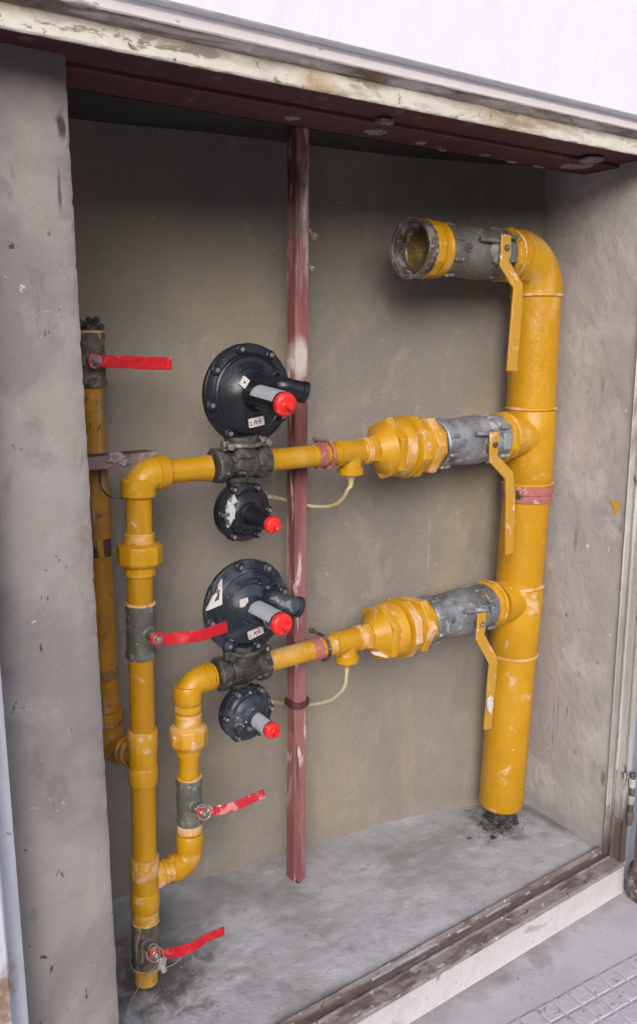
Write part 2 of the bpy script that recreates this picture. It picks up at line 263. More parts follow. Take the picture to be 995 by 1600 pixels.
def obj(name, mb, m, parent=None, bevel=0, label=None, kind=None, sharp=32):
    org = parent_origin(parent) if parent else Vector((0, 0, 0))
    me = bpy.data.meshes.new(name)
    me.from_pydata([tuple(v + Vector((0, 0, Z0)) - org) for v in mb.v], [], mb.f)
    bm = bmesh.new(); bm.from_mesh(me); bmesh.ops.recalc_face_normals(bm, faces=bm.faces); bm.to_mesh(me); bm.free()
    me.polygons.foreach_set('use_smooth', [True] * len(me.polygons)); me.set_sharp_from_angle(angle=R(sharp))
    me.materials.append(M[m] if isinstance(m, str) else m)
    o = bpy.data.objects.new(name, me); sc.collection.objects.link(o)
    if parent: o.parent = parent
    if bevel:
        b = o.modifiers.new('bevel', 'BEVEL'); b.width = bevel; b.segments = 2; b.limit_method = 'ANGLE'; b.angle_limit = R(28); b.harden_normals = False
    if label: o['label'] = label
    if kind: o['kind'] = kind
    return o
def parent_origin(p):
    o = Vector((0, 0, 0))
    while p is not None: o += p.location; p = p.parent
    return o
def thing(name, label, cat, loc, group=None):
    o = bpy.data.objects.new(name, None); sc.collection.objects.link(o); o.empty_display_size = .05
    o.location = Vector(loc) + Vector((0, 0, Z0)); o['label'] = label; o['category'] = cat
    if group: o['group'] = group
    return o
def tag(o, label, cat, group=None):
    o['label'] = label; o['category'] = cat
    if group: o['group'] = group
    return o
def copy_thing(root, delta):
    r = root.copy(); sc.collection.objects.link(r); r.location = root.location + Vector(delta)
    for ch in root.children:
        c = ch.copy(); sc.collection.objects.link(c); c.parent = r
        for g in ch.children:
            d = g.copy(); sc.collection.objects.link(d); d.parent = c
    return r
X = Vector((1, 0, 0)); Y = Vector((0, 1, 0)); Z = Vector((0, 0, 1))

# ------------------------------------------------------------------ setting
FL = -1.60; GR = -1.71
def grid(mb, x0, x1, y0, y1, nx, ny, zf):
    vs = [(x0 + (x1 - x0) * i / nx, y0 + (y1 - y0) * j / ny, zf(x0 + (x1 - x0) * i / nx, y0 + (y1 - y0) * j / ny)) for j in range(ny + 1) for i in range(nx + 1)]
    fs = [[j * (nx + 1) + i, j * (nx + 1) + i + 1, (j + 1) * (nx + 1) + i + 1, (j + 1) * (nx + 1) + i] for j in range(ny) for i in range(nx)]
    return mb.add(vs, fs)
g = MB(); grid(g, -60, 60, -.75, 1.6, 60, 6, lambda x, y: GR)
pav = obj('pavement', g, 'pave', kind='structure')
g = MB(); bb(g, -60, 60, -.90, -.752, GR - .13, GR + .002); obj('kerb', g, 'plinth', kind='structure')
g = MB(); grid(g, -200, 200, -200, -.90, 20, 20, lambda x, y: GR - .12); obj('road', g, 'asphalt', kind='structure')
# unseen house behind the camera, added to cut off the low sky
oh = thing('added_opposite_house', 'unseen brown rendered house added across the street to block low sky', 'building', (0, -15.6, GR - .12))
g = MB(); bb(g, -60, 60, -24, -15.6, GR - .12, 3.4); obj('wall', g, 'opp', oh)
for i in range(-9, 10):
    for zf in (-.7, 1.5):
        g = MB(); bb(g, i * 3.6 - .6, i * 3.6 + .6, -15.62, -15.56, zf, zf + 1.5); wn = obj('window', g, 'rust_steel', oh)
        g = MB(); bb(g, i * 3.6 - .54, i * 3.6 + .54, -15.57, -15.55, zf + .06, zf + 1.44); obj('pane', g, 'glass', wn)
def fz(x, y):
    d = noise.fractal(Vector((x * 4, y * 4, 0)), 1, 2, 5) * .004 + noise.fractal(Vector((x * 22, y * 22, 4)), 1, 2, 4) * .0018
    e = max(0, (y - 1.86) / .2); d += .03 * e * e
    rr = math.hypot(x - 2.02, y - 1.80)
    return FL + d
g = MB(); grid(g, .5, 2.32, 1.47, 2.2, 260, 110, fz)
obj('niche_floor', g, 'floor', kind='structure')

# back wall: plaster that swings forward towards the right corner
BW = [(.3, 2.13), (.9, 2.10), (1.15, 2.05), (1.45, 2.02), (1.78, 1.985), (2.0, 1.93), (2.15, 1.872), (2.4, 1.80)]
def wy(x):
    for (a, b), (c, d) in zip(BW, BW[1:]):
        if x <= c: return b + (d - b) * (x - a) / (c - a)
    return BW[-1][1]
vs = []; fs = []; nx, nz = 90, 90
for j in range(nz + 1):
    for i in range(nx + 1):
        x = .3 + 2.1 * i / nx; z = -1.68 + 2.35 * j / nz
        yy = (wy(x - .04) + 2 * wy(x) + wy(x + .04)) / 4 + .006 * noise.fractal(Vector((x * 2, z * 2, 7)), 1, 2, 3) + .0012 * noise.noise(Vector((x * 14, z * 14, 2)))
        vs.append((x, yy, z))
for j in range(nz):
    for i in range(nx): a = j * (nx + 1) + i; fs.append([a, a + 1, a + nx + 2, a + nx + 1])
g = MB().add(vs, fs)
b0 = len(g.v); g.add([(.3, 2.35, -1.68), (2.4, 2.35, -1.68), (2.4, 2.35, .67), (.3, 2.35, .67)], [[0, 1, 2, 3]])
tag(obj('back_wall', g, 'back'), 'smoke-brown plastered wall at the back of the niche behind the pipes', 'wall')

# right wall of the niche
vs = []; fs = []; ny, nz = 30, 90
for j in range(nz + 1):
    for i in range(ny + 1):
        y = 1.452 + .55 * i / ny; z = -1.68 + 2.35 * j / nz
        x = 2.188 + .03 * (y - 1.46) / .36 + .004 * noise.fractal(Vector((y * 3, z * 3, 1)), 1, 2, 4) + .0012 * noise.noise(Vector((y * 16, z * 16, 5)))
        vs.append((x, y, z))
for j in range(nz):
    for i in range(ny): a = j * (ny + 1) + i; fs.append([a, a + 1, a + ny + 2, a + ny + 1])
g = MB().add(vs, fs); bb(g, 2.26, 2.6, 1.46, 2.34, -1.69, .66)
sw = obj('side_wall', g, 'side'); tag(sw, 'pale grey plastered side wall at the right of the niche, beside the big yellow riser', 'wall')
def splat(mb, c, u, v, nrm, ru, rv, th=.0015, seed=0, n=18, drip=0):
    c = Vector(c); vs = [c + nrm * th]; 
    for k in range(n):
        a = 2 * math.pi * k / n; q = 1 + .5 * noise.noise(Vector((math.cos(a) * 1.5, math.sin(a) * 1.5, seed))) + .45 * noise.noise(Vector((math.cos(a) * 4, math.sin(a) * 4, seed)))
        vs.append(c + u * math.cos(a) * ru * q + v * math.sin(a) * rv * q + nrm * th * .6)
    for k in range(n):
        a = 2 * math.pi * k / n; q = 1.06 + .5 * noise.noise(Vector((math.cos(a) * 1.5, math.sin(a) * 1.5, seed))) + .45 * noise.noise(Vector((math.cos(a) * 4, math.sin(a) * 4, seed)))
        vs.append(c + u * math.cos(a) * ru * q + v * math.sin(a) * rv * q - nrm * .004)
    fs = [[0, 1 + k, 1 + (k + 1) % n] for k in range(n)] + [[1 + k, 1 + n + k, 1 + n + (k + 1) % n, 1 + (k + 1) % n] for k in range(n)]
    return mb.add(vs, fs)
def onside(px, py):
    p = at(px, py, x=2.19); return at(px, py, x=2.188 + .03 * (p.y - 1.46) / .36 + .002)
g = MB(); p = onside(962, 789)
g.add([p + Vector((-.002, .022, .012)), p + Vector((-.002, -.022, .010)), p + Vector((-.002, -.010, -.006)), p + Vector((-.002, -.005, -.030)), p + Vector((-.002, .002, -.030)), p + Vector((-.002, .004, -.010))] +
      [p + Vector((.004, .022, .012)), p + Vector((.004, -.022, .010)), p + Vector((.004, -.010, -.006)), p + Vector((.004, -.005, -.030)), p + Vector((.004, .002, -.030)), p + Vector((.004, .004, -.010))],
      [[0, 1, 2, 3, 4, 5]] + [[k, k + 6, (k + 1) % 6 + 6, (k + 1) % 6] for k in range(6)])
obj('paint_splash', g, 'spot', sw, label='orange paint splash')
for i, (px, py, a, b) in enumerate([(918, 854, .007, .005), (955, 993, .009, .008), (978, 642, .003, .006), (880, 1015, .003, .006)]):
    g = MB(); splat(g, onside(px, py), Y, Z, -X, a, b, seed=i); obj('plaster_speck', g, 'white_label', sw)

# left pier
vs = []; fs = []; nz = 260; prof = [(.24, 1.54), (.30, 1.54), (.40, 1.54), (.50, 1.54), (.56, 1.54), (.592, 1.5405), (.600, 1.545), (.603, 1.555), (.604, 1.60), (.604, 1.8), (.604, 2.2)]
m_ = len(prof)
for j in range(nz + 1):
    z = -1.68 + 2.18 * j / nz
    for i, (x, y) in enumerate(prof):
        e = noise.fractal(Vector((z * 22, i * .25, 3)), 1, 2, 5)
        chip = max(0, noise.noise(Vector((z * 45, 9, 1))) - .25) * .007
        dx = (.0018 * e - chip) if i in (5, 6, 7) else (.001 * e if i == 8 else 0)
        dy = .0012 * noise.noise(Vector((x * 12, z * 12, 8))) + (chip * .6 if i in (5, 6) else 0)
        vs.append((x + dx, y + dy, z))
for j in range(nz):
    for i in range(m_ - 1): a = j * m_ + i; fs.append([a, a + 1, a + m_ + 1, a + m_])
g = MB().add(vs, fs); bb(g, .22, .58, 1.62, 2.34, -1.69, .50)
tag(obj('pier_wall', g, 'pier'), 'grey concrete pier with chipped edge at the left of the niche', 'wall')
g = MB(); bb(g, .22, 2.6, 1.725, 2.36, .506, .66); tag(obj('niche_ceiling', g, 'ceil'), 'shade-darkened concrete slab over the top of the niche', 'ceiling')

# facade: white wall above, and both sides of the opening
g = MB()
extrude_x(g, [(1.42, .5218), (1.3995, .5218), (1.397, .5285), (1.381, .5295), (1.378, .532), (1.378, .5345), (1.378, 3.6), (1.75, 3.6), (1.75, .5225)], .0, 2.9, 700, [0, 0, .0004, .0012, 0, 0, 0, 0, 0], 2, 40)
w = obj('facade_wall', g, 'white', sharp=12); tag(w, 'bright white rendered house wall above the niche opening', 'wall')
g = MB(); bb(g, -12, .0, 1.42, 2.3, -1.72, 3.6); bb(g, .0, .235, 1.44, 2.3, -1.72, .53)
tag(obj('facade_wall', g, 'white'), 'white rendered house wall left of the niche opening', 'wall')
g = MB(); bb(g, 2.9, 14, 1.42, 2.3, -1.72, 3.6); bb(g, 2.235, 2.9, 1.44, 1.46, -1.72, .53)
tag(obj('facade_wall', g, 'white'), 'white rendered house wall right of the niche, behind the open door', 'wall')
# lintel
li = thing('lintel', 'rusty steel lintel with peeling white front edge and dark red underside', 'lintel', (1.2, 1.5, .47))
g = MB(); extrude_x(g, [(1.43, .456), (1.421, .4545), (1.419, .458), (1.4205, .475), (1.42, .494)], .0, 2.6, 520, [.0016, .0016, .0018, .0004, .003], 5, 30); 
extrude_x(g, [(1.43, .456), (1.43, .494)], .0, 2.6, 10)
obj('front_flange', g, 'peel', li)
g = MB(); extrude_x(g, [(1.4195, .491), (1.412, .494), (1.406, .500), (1.399, .5045)], .0, 2.6, 520, [.002, .0016, .002, .001], 9, 24); obj('rust_groove', g, 'groove', li)
g = MB(); extrude_x(g, [(1.3995, .5035), (1.397, .506), (1.397, .519), (1.3985, .5212), (1.42, .5214)], .0, 2.6, 300, [.0008, .0008, .0004, .0002, 0], 12, 14); obj('trim_strip', g, 'trim', li)
g = MB(); bb(g, .235, 2.6, 1.431, 1.575, .470, .505); obj('beam_plate', g, 'beam', li, bevel=.002)
g = MB(); bb(g, .235, 2.6, 1.577, 1.70, .461, .505); extrude_x(g, [(1.70, .4605), (1.705, .468), (1.705, .505)], .235, 2.6, 200, .001, 3); obj('beam_flange', g, 'beam', li, bevel=.003)
for i, (px, py, a, b) in enumerate([(588, 205, .045, .030), (601, 190, .035, .018), (657, 222, .028, .014), (755, 240, .03, .012), (800, 252, .025, .014), (838, 260, .035, .008), (455, 183, .026, .016), (690, 233, .022, .007), (900, 258, .06, .05), (925, 250, .05, .04)]):
    p = at(px, py, z=.4605); p.y = min(p.y, 1.692)
    g = MB(); splat(g, p, X, Y, -Z, a * .62, b * .7, .004, i * 3.1, 40); obj('mortar_smear', g, 'plaster_blob', li)

# steel sill and plinth
g = MB()
extrude_x(g, [(1.487, -1.606), (1.487, -1.588), (1.482, -1.586), (1.479, -1.590), (1.4775, -1.600), (1.446, -1.601), (1.445, -1.594), (1.441, -1.593), (1.439, -1.600), (1.400, -1.601), (1.398, -1.606), (1.398, -1.614)], .3, 2.20, 420, [0, .0012, .0012, .001, .001, .001, .0012, .0012, .001, .001, .0012, .001], 21, 22)
tag(obj('door_sill', g, 'sill', bevel=0), 'rusty steel sill track along the front edge of the niche floor', 'sill')
g = MB(); vs = []; fs = []
extrude_x(g, [(1.445, -1.606), (1.4105, -1.6055), (1.409, -1.62), (1.4085, -1.66), (1.407, -1.70), (1.402, -1.7105)], .0, 2.212, 260, [0, .0008, .0006, .0006, .001, 0], 31, 12)
tag(obj('plinth', g, 'plinth'), 'white painted plinth under the rusty sill', 'plinth')
# right steel frame post
fr = thing('door_frame', 'peeling white steel door frame post at the right edge of the opening', 'door frame', (2.19, 1.43, -1.6))
def extr_z(mb, prof, z0, z1, n, amp=0, seed=0):
    m = len(prof); vs = []; fs = []
    for i in range(n + 1):
        z = z0 + (z1 - z0) * i / n
        for j, (x, y) in enumerate(prof):
            d = amp * noise.fractal(Vector((z * 20, j * 2.2, seed)), 1, 2, 4); vs.append((x + d * .4, y + d, z))
    for i in range(n):
        for j in range(m - 1): fs.append([i * m + j, i * m + j + 1, (i + 1) * m + j + 1, (i + 1) * m + j])
    return mb.add(vs, fs)
g = MB(); extr_z(g, [(2.20, 1.470), (2.181, 1.470), (2.179, 1.467), (2.1815, 1.4645), (2.184, 1.446), (2.178, 1.443), (2.178, 1.439), (2.184, 1.436), (2.186, 1.412), (2.181, 1.408), (2.181, 1.403), (2.20, 1.401)], -1.603, .453, 300, .0012, 3)
obj('frame_angle', g, 'frame', fr)
g = MB(); lathe(g, (2.194, 1.392, -1.47), Z, ring(0, .175, .0085), 14); hb = obj('hinge_pin', g, 'rust_steel', fr)
for k in range(3):
    g = MB(); lathe(g, (2.194, 1.392, -1.455 + k * .056), Z, ring(0, .028, .0115, .002), 16); obj('hinge_knuckle', g, 'frame', fr)
g = MB(); bb(g, 2.176, 2.183, 1.405, 1.438, -1.46, -1.30); obj('hinge_plate', g, 'frame', fr, bevel=.003)
# left steel frame
lf = thing('door_frame', 'pale blue-white steel frame strip at the bottom left corner, rusting below', 'door frame', (.35, 1.42, -1.6))
g = MB(); extr_z(g, [(.24, 1.438), (.24, 1.405), (.242, 1.402), (.346, 1.402), (.350, 1.405), (.352, 1.448), (.384, 1.449), (.389, 1.452), (.390, 1.50), (.385, 1.53)], -1.604, .453, 260, .0007, 8)
obj('frame_angle', g, 'lframe', lf)
# right door leaf, opened outwards
dl = thing('open_door', 'open steel door leaf with rusty brown bottom at the right edge of the picture', 'door', (2.22, 1.37, -1.66))
g = MB(); bb(g, 2.206, 2.236, .78, 1.374, -1.615, .42); obj('door_panel', g, 'door', dl, bevel=.004)
g = MB(); bb(g, 2.198, 2.205, 1.335, 1.372, -1.60, .41); obj('door_stile', g, 'door', dl, bevel=.003)
g = MB(); lathe(g, (2.232, 1.352, -1.709), Z, [(0, .045), (.01, .050), (.06, .050), (.10, .044), (.125, .03), (.13, .02)], 28); obj('pivot_foot', g, 'rust_steel', dl)
# pavement tile squares in the near right corner
tm = MB(); box(tm, (0, 0, -Z0), (.052, .052, .012))
proto = None; k = 0; ca, sa = math.cos(R(-5)), math.sin(R(-5))
tp = MB(); 
for i in range(-4, 16):
    for j in range(0, 7):
        u = .006 + i * .058; v = -.03 - j * .058
        cx = 1.62 + u * ca - v * sa; cy = 1.245 + u * sa + v * ca
        if proto is None:
            s = MB(); box(s, (0, 0, -Z0 + GR + Z0), (.050, .050, .007))
            for q in range(4, 0, -1): pass
            proto = obj('tile_square', s, 'tile', pav, bevel=.0018); o = proto
        else: o = proto.copy(); sc.collection.objects.link(o); o.parent = pav
        o.location = (cx, cy, .0008 * random.random()); o.rotation_euler = (random.uniform(-.01, .01), random.uniform(-.01, .01), R(-5))

# ------------------------------------------------------------------ big yellow riser
ry = lambda z: 1.79 - .03 * (z + 1.5) / 1.73          # leans a little forward towards its top
def rc(z):
    t = (z + 1.5) / 1.05
    if z <= -.45: x = 2.066 + (2.103 - 2.066) * t
    else: x = 2.103 - .012 * (z + .45) / .68
    return Vector((x, ry(z), z))
rr_ = .0735
ri = thing('gas_riser', 'thick yellow vertical gas pipe with elbow at its top beside the right wall', 'pipe', rc(-1.5))
def seg_pipe(z0, z1): return tube(MB(), [rc(z0 + (z1 - z0) * k / 6) for k in range(7)], rr_, 48)
g = MB()
bot = -1.535
pts = [rc(bot)] * 0; prof = []
lathe(g, rc(bot), rc(-1.0) - rc(bot), [(-.022, .0), (-.021, .03), (-.014, .055), (-.004, .069), (.008, rr_), (.30, rr_), (.66, rr_)], 48, caps=(False, True))
obj('pipe', g, 'yellow', ri)
EZ = .225; EX = 2.091; ER = .10
obj('pipe', seg_pipe(-.845, EZ - ER), 'yellow', ri)
g = MB(); c = Vector((EX - ER, ry(EZ), EZ - ER))
tube(g, arc(c, X, Z, ER, -4, 92, 20), rr_ + .0025, 48); obj('elbow', g, 'yellow', ri)
RUNS = {'top': (1.76, .2265), 'mid': (1.775, -.2965), 'low': (1.79, -.822)}
for z in (-.245, -.835, -.505, -1.0): pass
def weld(z, r=rr_, h=.007): 
    p = rc(z); return lathe(MB(), p, Z, [(-h / 2, r), (-h / 4, r + .0045), (h / 4, r + .0045), (h / 2, r)], 48, wob=.015)
for z in (.118, -.215, -.447, -.775, -1.005): obj('weld_ring', weld(z, rr_ + .001, .010), 'yellow_dusty', ri)
# tee bodies are a little thicker than the pipe
for zc in (RUNS['mid'][1], RUNS['low'][1]):
    zt, zb = (-.22, -.44) if zc > -.5 else (-.78, -1.0)
    g = MB(); lathe(g, rc(zb), rc(zt) - rc(zb), [(0, rr_ + .0015), (.004, rr_ + .004), (zt - zb - .004, rr_ + .004), (zt - zb, rr_ + .0015)], 48); obj('tee', g, 'yellow', ri)
    p = rc(zc); g = MB(); yy = p.y
    lathe(g, (2.0, yy, zc), X, [(-.012, .068), (0, .068), (.012, .0665), (.05, .068), (.09, .0735)], 40); obj('tee_branch', g, 'yellow', ri)
g = MB(); lathe(g, (1.925, 1.76, EZ), X, [(-.0, .070), (.06, .0705), (.075, .074)], 40); obj('elbow_socket', g, 'yellow', ri)
# pinkish clamp on the riser
g = MB(); p = rc(-.475)
lathe(g, p, Z, [(-.028, rr_ + .001), (-.026, rr_ + .005), (-.014, rr_ + .005), (-.012, rr_ + .003), (-.004, rr_ + .003), (-.002, rr_ + .0065), (.024, rr_ + .0065), (.026, rr_ + .001)], 48)
cl = thing('pipe_clamp', 'pink primer band clamped round the thick yellow riser below its upper tee', 'clamp', p)
obj('band', g, 'clamp', cl)
g = MB(); box(g, p + Vector((-.078, -.030, .0)), (.02, .006, .028)); lathe(g, p + Vector((-.084, -.052, 0)), Y, ring(0, .03, .006, .001), 6); obj('clamp_bolt', g, 'rust_steel', cl)
# dark wet rubble under the riser end
g = MB()
for k in range(150):
    a = random.uniform(0, 6.28); q = abs(random.gauss(0, .055)); s = random.uniform(.002, .008)
    c = Vector((2.05 + math.cos(a) * q * 1.1, 1.775 + math.sin(a) * q * .75, FL + max(0, .045 * (1 - q / .08)) * random.random() + .001))
    vs = [c + Vector((random.gauss(0, s), random.gauss(0, s), random.gauss(0, s * .6))) for _ in range(5)]
    g.add(vs, [[0, 1, 2], [0, 2, 3], [0, 3, 1], [1, 4, 2], [2, 4, 3], [3, 4, 1]])
for k in range(40):
    a = random.uniform(0, 6.28); q = random.uniform(.0, .09)
    c = Vector((2.04 + math.cos(a) * q, 1.765 + math.sin(a) * q * .8, FL + .004)); d = Vector((random.gauss(0, .02), random.gauss(0, .02), random.uniform(0, .014)))
    tube(g, smooth_path([c, c + d * .6 + Vector((0, 0, .01)), c + d * 1.3], 3), .0009, 4)
o = obj('rubble', g, 'rubber', kind='stuff'); tag(o, 'dark damp rubble on the floor under the thick yellow riser', 'rubble')
g = MB(); vs = []
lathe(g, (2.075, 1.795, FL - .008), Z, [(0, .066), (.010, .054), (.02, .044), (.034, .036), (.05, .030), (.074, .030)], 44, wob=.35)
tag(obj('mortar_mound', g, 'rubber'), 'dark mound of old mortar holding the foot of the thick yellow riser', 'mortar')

# ------------------------------------------------------------------ big grey ball valves (three)
def big_valve(run, x0, x1, label, m, hpath, emblem=True):
    yy, zz = RUNS[run]; L = x1 - x0; r = .069
    t = thing('ball_valve', label, 'valve', ((x0 + x1) / 2, yy, zz), 'large grey ball valves on the riser branches')
    g = MB(); o = (x0, yy, zz)
    lathe(g, o, X, [(0, r * .95), (.004, r), (.022, r + .001), (.028, r - .002), (.07, r - .0025), (L * .4, r - .001), (L * .52, r + .002), (L * .62, r + .002), (L * .72, r - .001), (L - .045, r - .003), (L - .04, r + .001), (L - .008, r + .001), (L, r * .95)], 48, wob=.01)
    bd = obj('valve_body', g, m, t)
    n = 8
    for k in range(n):
        th = R(45 * k + 22)
        dirv = Vector((0, -math.cos(th), math.sin(th)))
        for s0, s1 in ((.004, .040), (L - .075, L - .03)):
            a = Vector((x0 + s0, yy, zz)) + dirv * (r + .001); b = Vector((x0 + s1, yy, zz)) + dirv * (r - .0005)
            g = MB(); tube(g, [a, a.lerp(b, .1), a.lerp(b, .9), b], [.003, .006, .006, .003], 10); obj('lug', g, m, t)
    g = MB(); sx = x0 + L * .66
    lathe(g, (sx, yy - r + .01, zz), -Y, [(0, .036), (.014, .034), (.018, .028), (.024, .019), (.034, .018), (.036, .015)], 28); obj('stem_boss', g, m, t)
    g = MB(); tube(g, [(sx - .075, yy - r - .002, zz + .028), (sx - .05, yy - r - .008, zz + .027), (sx + .0, yy - r - .013, zz + .024)], [.006, .0065, .007], 10); obj('stop_rib', g, m, t)
    g = MB(); box(g, (sx + .052, yy - r - .002, zz - .002), (.03, .016, .05)); box(g, (sx + .05, yy - r - .001, zz + .04), (.04, .014, .012)); box(g, (sx + .05, yy - r + .002, zz - .045), (.04, .014, .010)); obj('end_lug', g, m, t, bevel=.003)
    if emblem:
        ec = Vector((x0 + .052, yy - r - .0005, zz + .006))
        g = MB(); tube(g, [ec + Vector((math.cos(a) * .0135, .004 * 0, math.sin(a) * .0105)) for a in [2 * math.pi * k / 20 for k in range(21)]], .0013, 6)
        e = obj('emblem', g, m, t)
        cu = bpy.data.curves.new('emblem_letters', 'FONT'); cu.body = 'RA'; cu.size = .013; cu.extrude = .0012; cu.align_x = 'CENTER'; cu.align_y = 'CENTER'
        to = bpy.data.objects.new('tmp', cu); sc.collection.objects.link(to)
        me = bpy.data.meshes.new_from_object(to); bpy.data.objects.remove(to); me.name = 'emblem_letters'
        me.transform(Matrix.Translation(ec + Vector((0, 0, Z0)) - t.location) @ Matrix.Rotation(R(90), 4, 'X'))
        me.materials.clear(); me.materials.append(M[m]); lo = bpy.data.objects.new('emblem_letters', me); sc.collection.objects.link(lo); lo.parent = e
    # handle: flat bar, joggled outwards, hanging down
    hy = yy - r - .022
    pts = []; ws = []
    for (px, py, dy, w_) in hpath:
        pts.append(at(px, py, y=hy - dy)); ws.append(w_)
    g = MB(); bar(g, pts, ws, X, .009); obj('handle', g, 'yellow_handle', t, bevel=.003)
    hp = at(hpath[1][0], (hpath[0][1] * .35 + hpath[1][1] * .65), y=hy)
    g = MB(); lathe(g, (hp.x, yy - r - .01, hp.z), -Y, ring(0, .010, .013, .001), 16); lathe(g, (hp.x, hy - .003, hp.z), -Y, ring(0, .009, .0085, .0015), 6); lathe(g, (hp.x, hy - .011, hp.z), -Y, ring(0, .005, .0045, .001), 12); obj('nut', g, 'rust_steel', t)
    return t
big_valve('top', 1.681, 1.932, 'topmost grey ball valve with yellow lever, next to the open pipe end', 'valve',
          [(790, 366, 0, .037), (789, 398, 0, .038), (787, 411, .0, .040), (809, 447, .020, .040), (807, 480, .021, .040), (799, 580, .022, .040)])
big_valve('mid', 1.700, 1.958, 'middle grey ball valve with chalky streaks and yellow lever, right of upper union', 'valve_white',
          [(772, 675, 0, .036), (771, 705, 0, .036), (770, 716, 0, .038), (795, 743, .020, .038), (797, 775, .021, .038), (795, 866, .022, .034)])
big_valve('low', 1.692, 1.950, 'lowest grey ball valve with chalky streaks and yellow lever, right of lower union', 'valve_white',
          [(752, 958, 0, .034), (751, 984, 0, .036), (749, 995, 0, .037), (770, 1033, .020, .037), (768, 1060, .021, .036), (761, 1140, .022, .032)])
g = MB(); splat(g, at(766, 1100, y=1.66), X, Z, -Y, .011, .026, .002, 3, 20); obj('plaster_smear', g, 'white_label', ri)
# yellow collars between valve and riser
def hexcol(t, run, x0, x1, r, ri, name='hex_collar', m='yellow', ph=0, seg=8):
    yy, zz = RUNS[run]; g = MB(); lathe(g, (x0, yy, zz), X, hexring(0, x1 - x0, r, ri, .005), seg, R(ph)); return obj(name, g, m, t, bevel=.0018, sharp=20)
for run, xs in (('top', 1.932), ('mid', 1.958), ('low', 1.950)):
    hexcol(ri, run, xs - .002, xs + .022, .0785, .068, 'hex_collar', 'yellow', 22, 8)
    yy, zz = RUNS[run]; g = MB(); lathe(g, (xs + .022, yy, zz), X, [(0, .068), (.002, .072), (.006, .074), (.010, .072), (.012, .068)], 40, wob=.02); obj('weld_ring', g, 'yellow_dusty', ri)

# ------------------------------------------------------------------ open coupling at the top left of the upper valve
yy, zz = RUNS['top']
oc = thing('pipe_coupling', 'open yellow pipe coupling with bare threaded steel mouth, upper centre', 'coupling', (1.64, yy, zz))
g = MB(); lathe(g, (1.618, yy, zz), X, [(0, .073), (.003, .0765), (.030, .0765), (.034, .072), (.036, .066), (.040, .066)], 10, R(10), caps=(False, False)); obj('hex_body', g, 'yellow', oc, bevel=.002, sharp=20)
g = MB(); lathe(g, (1.654, yy, zz), X, [(0, .066), (.003, .074), (.014, .0745), (.017, .071), (.020, .0735), (.027, .073), (.030, .067)], 44, caps=(False, False), wob=.02); obj('union_ring', g, 'yellow', oc)
g = MB()
lathe(g, (1.590, yy, zz), X, [(.030, .0745), (.0, .0785), (-.004, .077), (-.005, .074), (-.003, .0715), (.004, .071), (.006, .066), (.012, .0655)], 56, caps=(False, False), wob=.01); obj('threaded_mouth', g, 'rust_steel', oc)
for rr0, xx in ((.0772, 1.5865), (.0700, 1.5880)):
    g = MB(); tube(g, [Vector((xx, yy + math.cos(a) * rr0, zz + math.sin(a) * rr0)) for a in [2 * math.pi * k / 56 for k in range(57)]], .0014, 8, False); obj('mouth_lip', g, 'steel', oc)
g = MB(); prof = [(.004, .0705)]
for k in range(6): prof += [(.006 + k * .004, .0665), (.008 + k * .004, .0635)]
lathe(g, (1.590, yy, zz), X, prof + [(.030, .056), (.034, .053)], 56, caps=(False, False)); obj('inner_thread', g, 'rust_steel', oc)
g = MB(); lathe(g, (1.595, yy, zz), X, [(.026, .0565), (.04, .054), (.055, .054), (.065, .050), (.074, .038), (.080, .020), (.082, .0)], 40, caps=(False, False)); obj('inner_lining', g, 'yellow_inner_shade', oc)

# ------------------------------------------------------------------ unions
def union(run, dx, label):
    yy, zz = RUNS[run]
    t = thing('pipe_union', label, 'union', (1.58 + dx, yy, zz), 'large yellow hexagonal unions')
    def L(x0, prof, seg, name, m, ph=0, wob=0, bevel=.0015):
        g = MB(); lathe(g, (x0 + dx, yy, zz), X, prof, seg, R(ph), wob=wob); return obj(name, g, m, t, bevel=bevel if seg < 12 else 0, sharp=24)
    L(1.440, [(0, .030), (.003, .0355), (.018, .0355), (.020, .031)], 32, 'nipple_ring', 'yellow_dusty')
    L(1.459, [(0, .038), (.021, .040)], 6, 'small_hex', 'yellow', 12)
    L(1.480, [(0, .037), (.004, .040), (.036, .071), (.040, .072)], 48, 'reducer_cone', 'yellow')
    L(1.514, [(0, .079), (.004, .0865), (.021, .0865), (.024, .080)], 6, 'reducer_hex', 'yellow', 8)
    L(1.538, [(0, .071), (.003, .0775), (.034, .0795), (.037, .073), (.041, .073)], 56, 'union_nut', 'yellow_dusty')
    L(1.577, [(0, .079), (.003, .086), (.009, .086), (.011, .079)], 56, 'nut_lip', 'yellow')
    L(1.5885, [(0, .085), (.003, .0895), (.026, .0895), (.029, .083)], 8, 'ring_nut', 'yellow_dusty', 17)
    L(1.617, [(0, .071), (.026, .071)], 40, 'union_tail', 'yellow')
    L(1.643, [(0, .080), (.004, .087), (.024, .087), (.027, .079)], 6, 'end_hex', 'yellow_dusty', 26)
    L(1.670, [(0, .0745), (.016, .0745), (.018, .068), (.024, .068)], 8, 'end_collar', 'yellow', 14)
    return t
u1 = union('mid', 0, 'upper large yellow hexagonal union with pale dusty faces')
u2 = union('low', -.002, 'lower large yellow hexagonal union, nearest the lowest grey valve')
g = MB(); p = at(605, 1025, y=1.745)
g.add([p + Vector((-.05, 0, .014)), p + Vector((.0, -.004, -.006)), p + Vector((.018, 0, -.004)), p + Vector((.012, .01, .006)), p + Vector((-.05, .012, .02))], [[0, 1, 2, 3, 4]])
obj('plaster_shard', g, 'white_label', u2)

